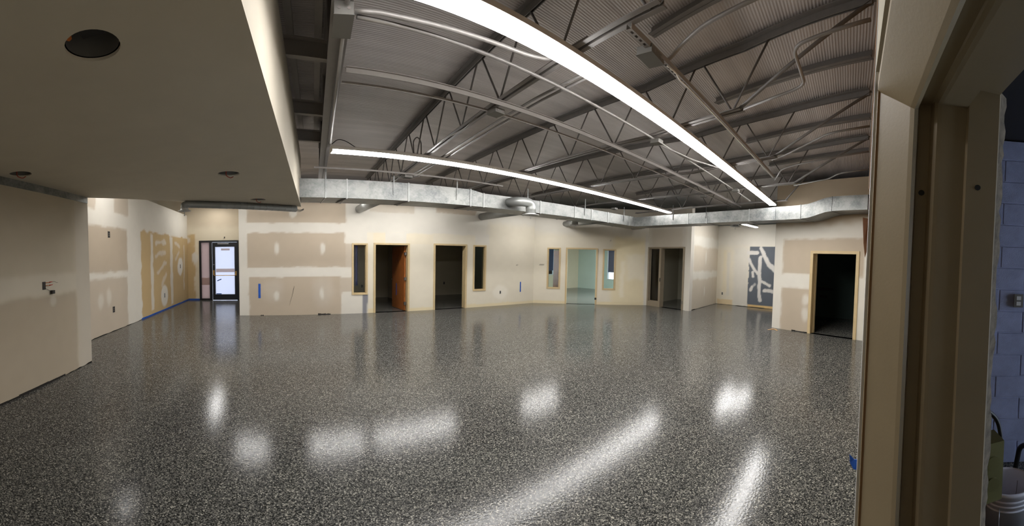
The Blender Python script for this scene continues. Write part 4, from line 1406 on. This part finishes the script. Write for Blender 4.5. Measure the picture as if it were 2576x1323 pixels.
t = thing('wiring_box', F_NEAR.pt(1.17, 0, 1.40), 'open electrical box with red wire nuts on the near left wall', 'outlet box')
MB().fbox(F_NEAR, 1.14, 1.20, -0.002, 0.008, 1.345, 1.455).build('box_opening', 'box_dark', t)
P = F_NEAR.pt
for a, b, c in (((1.145, 0.01, 1.44), (1.11, 0.04, 1.445), (1.06, 0.055, 1.452)), ((1.145, 0.01, 1.40), (1.11, 0.04, 1.402), (1.055, 0.055, 1.410))):
    MB().tube([P(*a), P(*b)], 0.004, 6).build('wire', 'wire_orange', t)
    MB().tube([P(*b), P(*c)], [0.008, 0.005], 8).build('wire_nut', 'wire_red', t)
MB().tube(bend([P(1.06, 0.055, 1.452), P(1.02, 0.06, 1.455), P(0.97, 0.05, 1.435), P(0.93, 0.05, 1.432)], 0.02), 0.0022, 5).build('loose_wire', 'wire_black', t)
MB().tube([P(1.145, 0.01, 1.36), P(1.06, 0.03, 1.31)], 0.0025, 5).build('switch_wire', 'wire_black', t)
MB().fbox(F_NEAR, 0.99, 1.05, 0.012, 0.045, 1.275, 1.325).build('switch', 'box_dark', t)

t = thing('wire_tail', E_.pt(1.36, 0, 2.55), 'short wire tail poking from the wall above the exit door', 'wire')
MB().fbox(E_, 1.34, 1.375, -0.001, 0.006, 2.53, 2.60).build('hole_rim', 'box_dark', t)
MB().tube(bend([E_.pt(1.345, 0.0, 2.55), E_.pt(1.30, 0.05, 2.52), E_.pt(1.32, 0.05, 2.47)], 0.03), 0.004, 5).build('wire', 'wire_white', t)


def tape(fr, s0, s1, z0, z1, lab, d=0.004):
    m = MB()
    n = 5
    P = fr.pt
    for i in range(n):
        a, b = z0 + (z1 - z0) * i / n, z0 + (z1 - z0) * (i + 1) / n
        j = lambda: random.uniform(-0.002, 0.002)
        m.add([P(s0, 0.001, a), P(s1, 0.001, a), P(s1, 0.001, b), P(s0, 0.001, b), P(s0 + j(), d, a), P(s1 + j(), d, a), P(s1 + j(), d, b), P(s0 + j(), d, b)],
              [(4, 5, 6, 7), (0, 1, 5, 4), (3, 2, 6, 7), (0, 4, 7, 3), (1, 2, 6, 5)])
    return tag(m.build('painters_tape', 'blue_tape'), lab, 'blue tape', 'strips of blue tape')


tape(F_FAR, 0.50, 0.56, 0.52, 0.955, 'vertical strip of blue tape on the left end of the far wall')
tape(F_FAR, 8.63, 8.675, 0.465, 0.85, 'vertical strip of blue tape near the corner of the far wall')
tape(F_BACK, bx - 2.0, bx - 1.96, 0.0, 0.28, 'short strip of blue tape on the exit frame foot')
m = MB()
s = 3.9
while s < 8.42:
    m.fbox(F_LEFT, s, min(s + 0.35, 8.44), 0.001, 0.006, 0.0, 0.035 + 0.01 * random.random())
    s += 0.35
tag(m.build('painters_tape', 'blue_tape'), 'long blue tape along the foot of the left wall', 'blue tape', 'strips of blue tape')
m = MB().box(-2.45, -2.03, 13.61, 13.618, 0.0, 0.055)
tag(m.build('painters_tape', 'blue_tape'), 'blue tape along the foot of the back wall left of the exit', 'blue tape', 'strips of blue tape')
m = MB()
pts = [(1.450, 0.88), (1.432, 0.80), (1.415, 0.70), (1.385, 0.56), (1.345, 0.42), (1.318, 0.28)]
m.tube([F_FAR.pt(a, 0.001, b) for a, b in pts], [0.002, 0.006, 0.005, 0.004, 0.003, 0.001], 5)
sm_ = m.build('scratch_mark', 'debris', bpy.data.objects['wall_far'])
# torn gaps and scraps along the wall feet
for fr, s0, s1, z1, lab in ((F_FAR, 2.08, 2.42, 0.035, 'dark torn gap at the foot of the far wall, longer one'), (F_FAR, 0.55, 0.64, 0.022, 'dark torn gap at the foot of the far wall near the tape'),
                            (F_NEAR, 0.75, 2.3, 0.035, 'dark torn strip at the foot of the near left wall'), (F_RIGHT, 0.6, 1.04, 0.03, 'dark torn gap at the foot of the right wall')):
    m = MB()
    n = 8
    for i in range(n):
        a, b = s0 + (s1 - s0) * i / n, s0 + (s1 - s0) * (i + 1) / n
        m.fbox(fr, a, b, -0.002, 0.004, 0.001, z1 * random.uniform(0.5, 1.0))
    tag(m.build('torn_gap', 'debris'), lab, 'gap', 'torn gaps along the wall feet')
m = MB()
for k in range(7):
    a = k / 6
    m.box(8.72 + 0.13 * math.sin(a * 3), 8.76 + 0.13 * math.sin(a * 3), 1.62 + a * 0.20, 1.65 + a * 0.20 + 0.02, 0.0, 0.006 + 0.01 * math.sin(a * PI))
tag(m.build('wood_scrap', 'wood_curl'), 'small pale wood scrap on the floor by the right wall end', 'scrap')
# shelf rail and outlet strip in the dark closet
t = thing('wall_rail', (11.6, 0.5, 0.9), 'dark wooden rail on the back wall of the closet', 'rail')
MB().bar((11.80, 1.42, 0.98), (11.46, 0.50, 0.98), 0.03, 0.10).build('rail_board', 'box_dark', t)
MB().bar((11.60, 0.90, 0.72), (11.52, 0.66, 0.72), 0.03, 0.09).build('outlet_strip', 'box_dark', t)

# ---------------------------------------------------------------- the steel door frame the viewer stands in
PROF = [(0.806, -0.041), (0.800, -0.047), (0.744, -0.104), (0.738, -0.112), (0.742, -0.120), (0.764, -0.126), (0.764, -0.150), (0.742, -0.153), (0.735, -0.158), (0.734, -0.166),
        (0.734, -0.218), (0.727, -0.221), (0.727, -0.286), (0.735, -0.291), (0.80, -0.291), (0.83, -0.15), (0.83, -0.041)]
t = thing('door_7', (0.77, -0.15, 0), 'grey brown steel door frame beside the viewer at far right', kind='structure')
m = MB().prism(PROF, 0.0, 2.20)
m.build('frame_jamb', 'jamb_paint', t)
m = MB()
n = len(PROF)
HZ = lambda x, y: 1.372 + x + (0.07 if y < -0.219 else 0.02 if y < -0.15 else 0.0)
m.add([(0.83, y, HZ(x, y)) for x, y in PROF] + [(-0.40, y, HZ(x, y)) for x, y in PROF],
      [tuple(range(n)), tuple(range(2 * n - 1, n - 1, -1))] + [(i, (i + 1) % n, (i + 1) % n + n, i + n) for i in range(n)])
m.build('frame_head', 'jamb_paint', t)
m = MB().prism([(-0.36 - (x - 0.80), y) for x, y in PROF], 0.0, 2.13)
m.build('frame_jamb', 'jamb_paint', t)
for y_, z in ((-0.138, 1.93), (-0.246, 1.945), (-0.138, 0.99)):
    x = 0.764 if y_ > -0.2 else 0.727
    MB().tube([(x - 0.0015, y_, z), (x + 0.004, y_, z)], 0.0065, 10).build('screw_hole', 'box_dark', t)
# drywall edge and raw wood behind the frame, torn paper on the corner
m = MB()
m.box(0.815, 0.835, -0.041, -0.035, 0.0, DECK)
tag(m.build('trim_1', 'white_trim'), 'pale drywall edge running up beside the grey door frame', kind='structure')
m = MB()
qs = [(7.32, -0.20, 2.86), (7.34, -0.315, 2.84), (7.33, -0.310, 2.12), (7.30, -0.275, 1.98), (7.28, -0.235, 2.30)]
m.add(qs + [(x + 0.01, y, z) for x, y, z in qs], [(0, 1, 2, 3, 4), (9, 8, 7, 6, 5)] + [(i, (i + 1) % 5, (i + 1) % 5 + 5, i + 5) for i in range(5)])
o = m.build('paper_flap', 'brown_paper')
wd_ = MB().box(0.838, 0.856, -0.043, -0.0335, 1.95, DECK).build('wood_blocking', 'raw_wood')
tag(wd_, 'raw wood edge rising beside the pale drywall edge at upper right', 'wood strip')
tag(o, 'torn brown paper flap high in the right corner beside the door frame', 'paper')
m = MB()
ps = [(0.834, -0.040, 1.268), (0.844, -0.029, 1.262), (0.850, -0.018, 1.271), (0.850, -0.020, 1.250), (0.843, -0.028, 1.238), (0.834, -0.040, 1.240)]
m.add(ps + [(x + 0.002, y, z) for x, y, z in ps], [(0, 1, 4, 5), (1, 2, 3, 4), (11, 10, 7, 6), (10, 9, 8, 7), (0, 6, 7, 1), (1, 7, 8, 2), (2, 8, 9, 3), (3, 9, 10, 4), (4, 10, 11, 5), (5, 11, 6, 0)])
tag(m.build('painters_tape', 'blue_tape'), 'curled tab of blue tape sticking out beside the door frame', 'blue tape', 'strips of blue tape')
# rough mortar along the back of the jamb
m = MB()
zz = 0.0
pts = []
while zz < 2.2:
    pts.append((zz, random.uniform(0.0, 0.012)))
    zz += 0.02
vs, fs = [], []
for z, j in pts:
    vs += [(0.735, -0.291, z), (0.752 + 0.4 * j, -0.305 - j * 0.8, z), (0.80, -0.30, z)]
for i in range(len(pts) - 1):
    for k in range(2):
        fs.append((3 * i + k, 3 * i + k + 1, 3 * i + k + 4, 3 * i + k + 3))
m.add(vs, fs)
tag(m.build('trim_2', 'mortar'), 'ragged mortar edge along the back of the door frame', kind='structure')

# ---------------------------------------------------------------- block wall, junction box and bucket beyond the frame
BW = Frame((3.02, -0.62), (2.32, -2.90))
t = thing('wall_block', BW.pt(0, 0, 0), 'dark blue painted concrete block wall beyond the door frame', kind='structure')
MB().fbox(BW, 0, BW.len, -0.19, -0.006, 0, 2.98).build('mortar_bed', 'block_paint', t)
first = {}
for r in range(15):
    z = r * 0.2
    if z > 2.9:
        break
    s = -0.2 if r % 2 else 0.0
    while s < BW.len:
        a, b = max(s + 0.004, 0), min(s + 0.396, BW.len)
        if b - a > 0.05:
            key = (round(b - a, 3), round(a, 3))
            m = MB()
            P = BW.pt
            h0, h1 = z + 0.004, min(z + 0.196, 2.98)
            g = 0.004
            m.add([P(a, -0.006, h0), P(b, -0.006, h0), P(b, -0.006, h1), P(a, -0.006, h1), P(a + g, 0, h0 + g), P(b - g, 0, h0 + g), P(b - g, 0, h1 - g), P(a + g, 0, h1 - g)],
                  [(4, 5, 6, 7), (0, 1, 5, 4), (1, 2, 6, 5), (2, 3, 7, 6), (3, 0, 4, 7)])
            m.build('block', 'block_paint', t)
        s += 0.4
o = MB().box(0.9, 3.6, -3.0, -0.30, 2.99, 3.05).build('ceiling_store_dark', 'box_dark')
tag(o, 'black ceiling above the block wall', kind='structure')
s_ = 1.02
t = thing('outlet_box', BW.pt(0.75, 0, 1.5), 'grey outlet plate on the blue block wall', 'outlet box', 'electrical boxes on the walls')
MB().fbox(BW, 0.72, 0.795, 0, 0.03, 1.44, 1.56).build('plate', 'box_grey', t)
for dz in (-0.025, 0.025):
    MB().fbox(BW, 0.74, 0.775, 0.03, 0.034, 1.5 + dz - 0.017, 1.5 + dz + 0.017).build('receptacle', 'white_trim', t)

t = thing('junction_box', (0.90, -0.37, 1.13), 'olive steel junction box hanging behind the mortar edge', 'junction box')
MB().prism([(0.85, -0.325), (0.92, -0.325), (0.935, -0.395), (0.865, -0.395)], 1.11, 1.275).build('box_body', 'drum_green', t)
for z in (1.16, 1.22):
    MB().tube([(0.862, -0.365, z), (0.856, -0.366, z)], 0.019, 14).build('knockout', 'drum_green', t)
MB().tube(bend([(0.90, -0.345, 1.45), (0.905, -0.35, 1.36), (0.925, -0.40, 1.31), (0.93, -0.415, 1.25), (0.93, -0.415, 1.14)], 0.03), 0.006, 8).build('cable', 'wire_black', t)

bc = (2.02, -0.96, 0)
t = thing('plastic_bucket', bc, 'white plastic bucket on the floor at the lower right edge', 'bucket')
MB().lathe(bc, [(0.0, 0.004), (0.128, 0.004), (0.132, 0.0), (0.148, 0.345), (0.156, 0.345), (0.156, 0.365), (0.147, 0.372), (0.143, 0.36), (0.126, 0.012), (0.0, 0.012)], 40).build('pail', 'bucket_plastic', t)
m = MB()
for z, r in ((0.255, 0.150), (0.285, 0.152), (0.315, 0.154)):
    m.lathe(bc, [(r - 0.006, z - 0.004), (r, z), (r, z + 0.004), (r - 0.006, z + 0.008)], 40)
m.build('rib_ring', 'bucket_plastic', t)
pts = []
for k in range(13):
    a = PI * k / 12
    pts.append((bc[0] - 0.157 * math.cos(a) * 0.75 - 0.02, bc[1] + 0.157 * math.cos(a) * 0.7, 0.30 - 0.20 * math.sin(a)))
    pts[-1] = (pts[-1][0] - 0.12 * math.sin(a), pts[-1][1] + 0.07 * math.sin(a), pts[-1][2])
MB().tube(pts, 0.0025, 6).build('wire_bail', 'hinge_steel', t)
o = MB().tube(bend([(2.55, -1.25, 0.0), (2.52, -1.28, 0.30), (2.40, -1.30, 0.36), (2.36, -1.36, 0.30)], 0.06), 0.02, 10).build('pipe_stub', 'wire_black')
tag(o, 'black bent pipe stub behind the bucket', 'pipe')
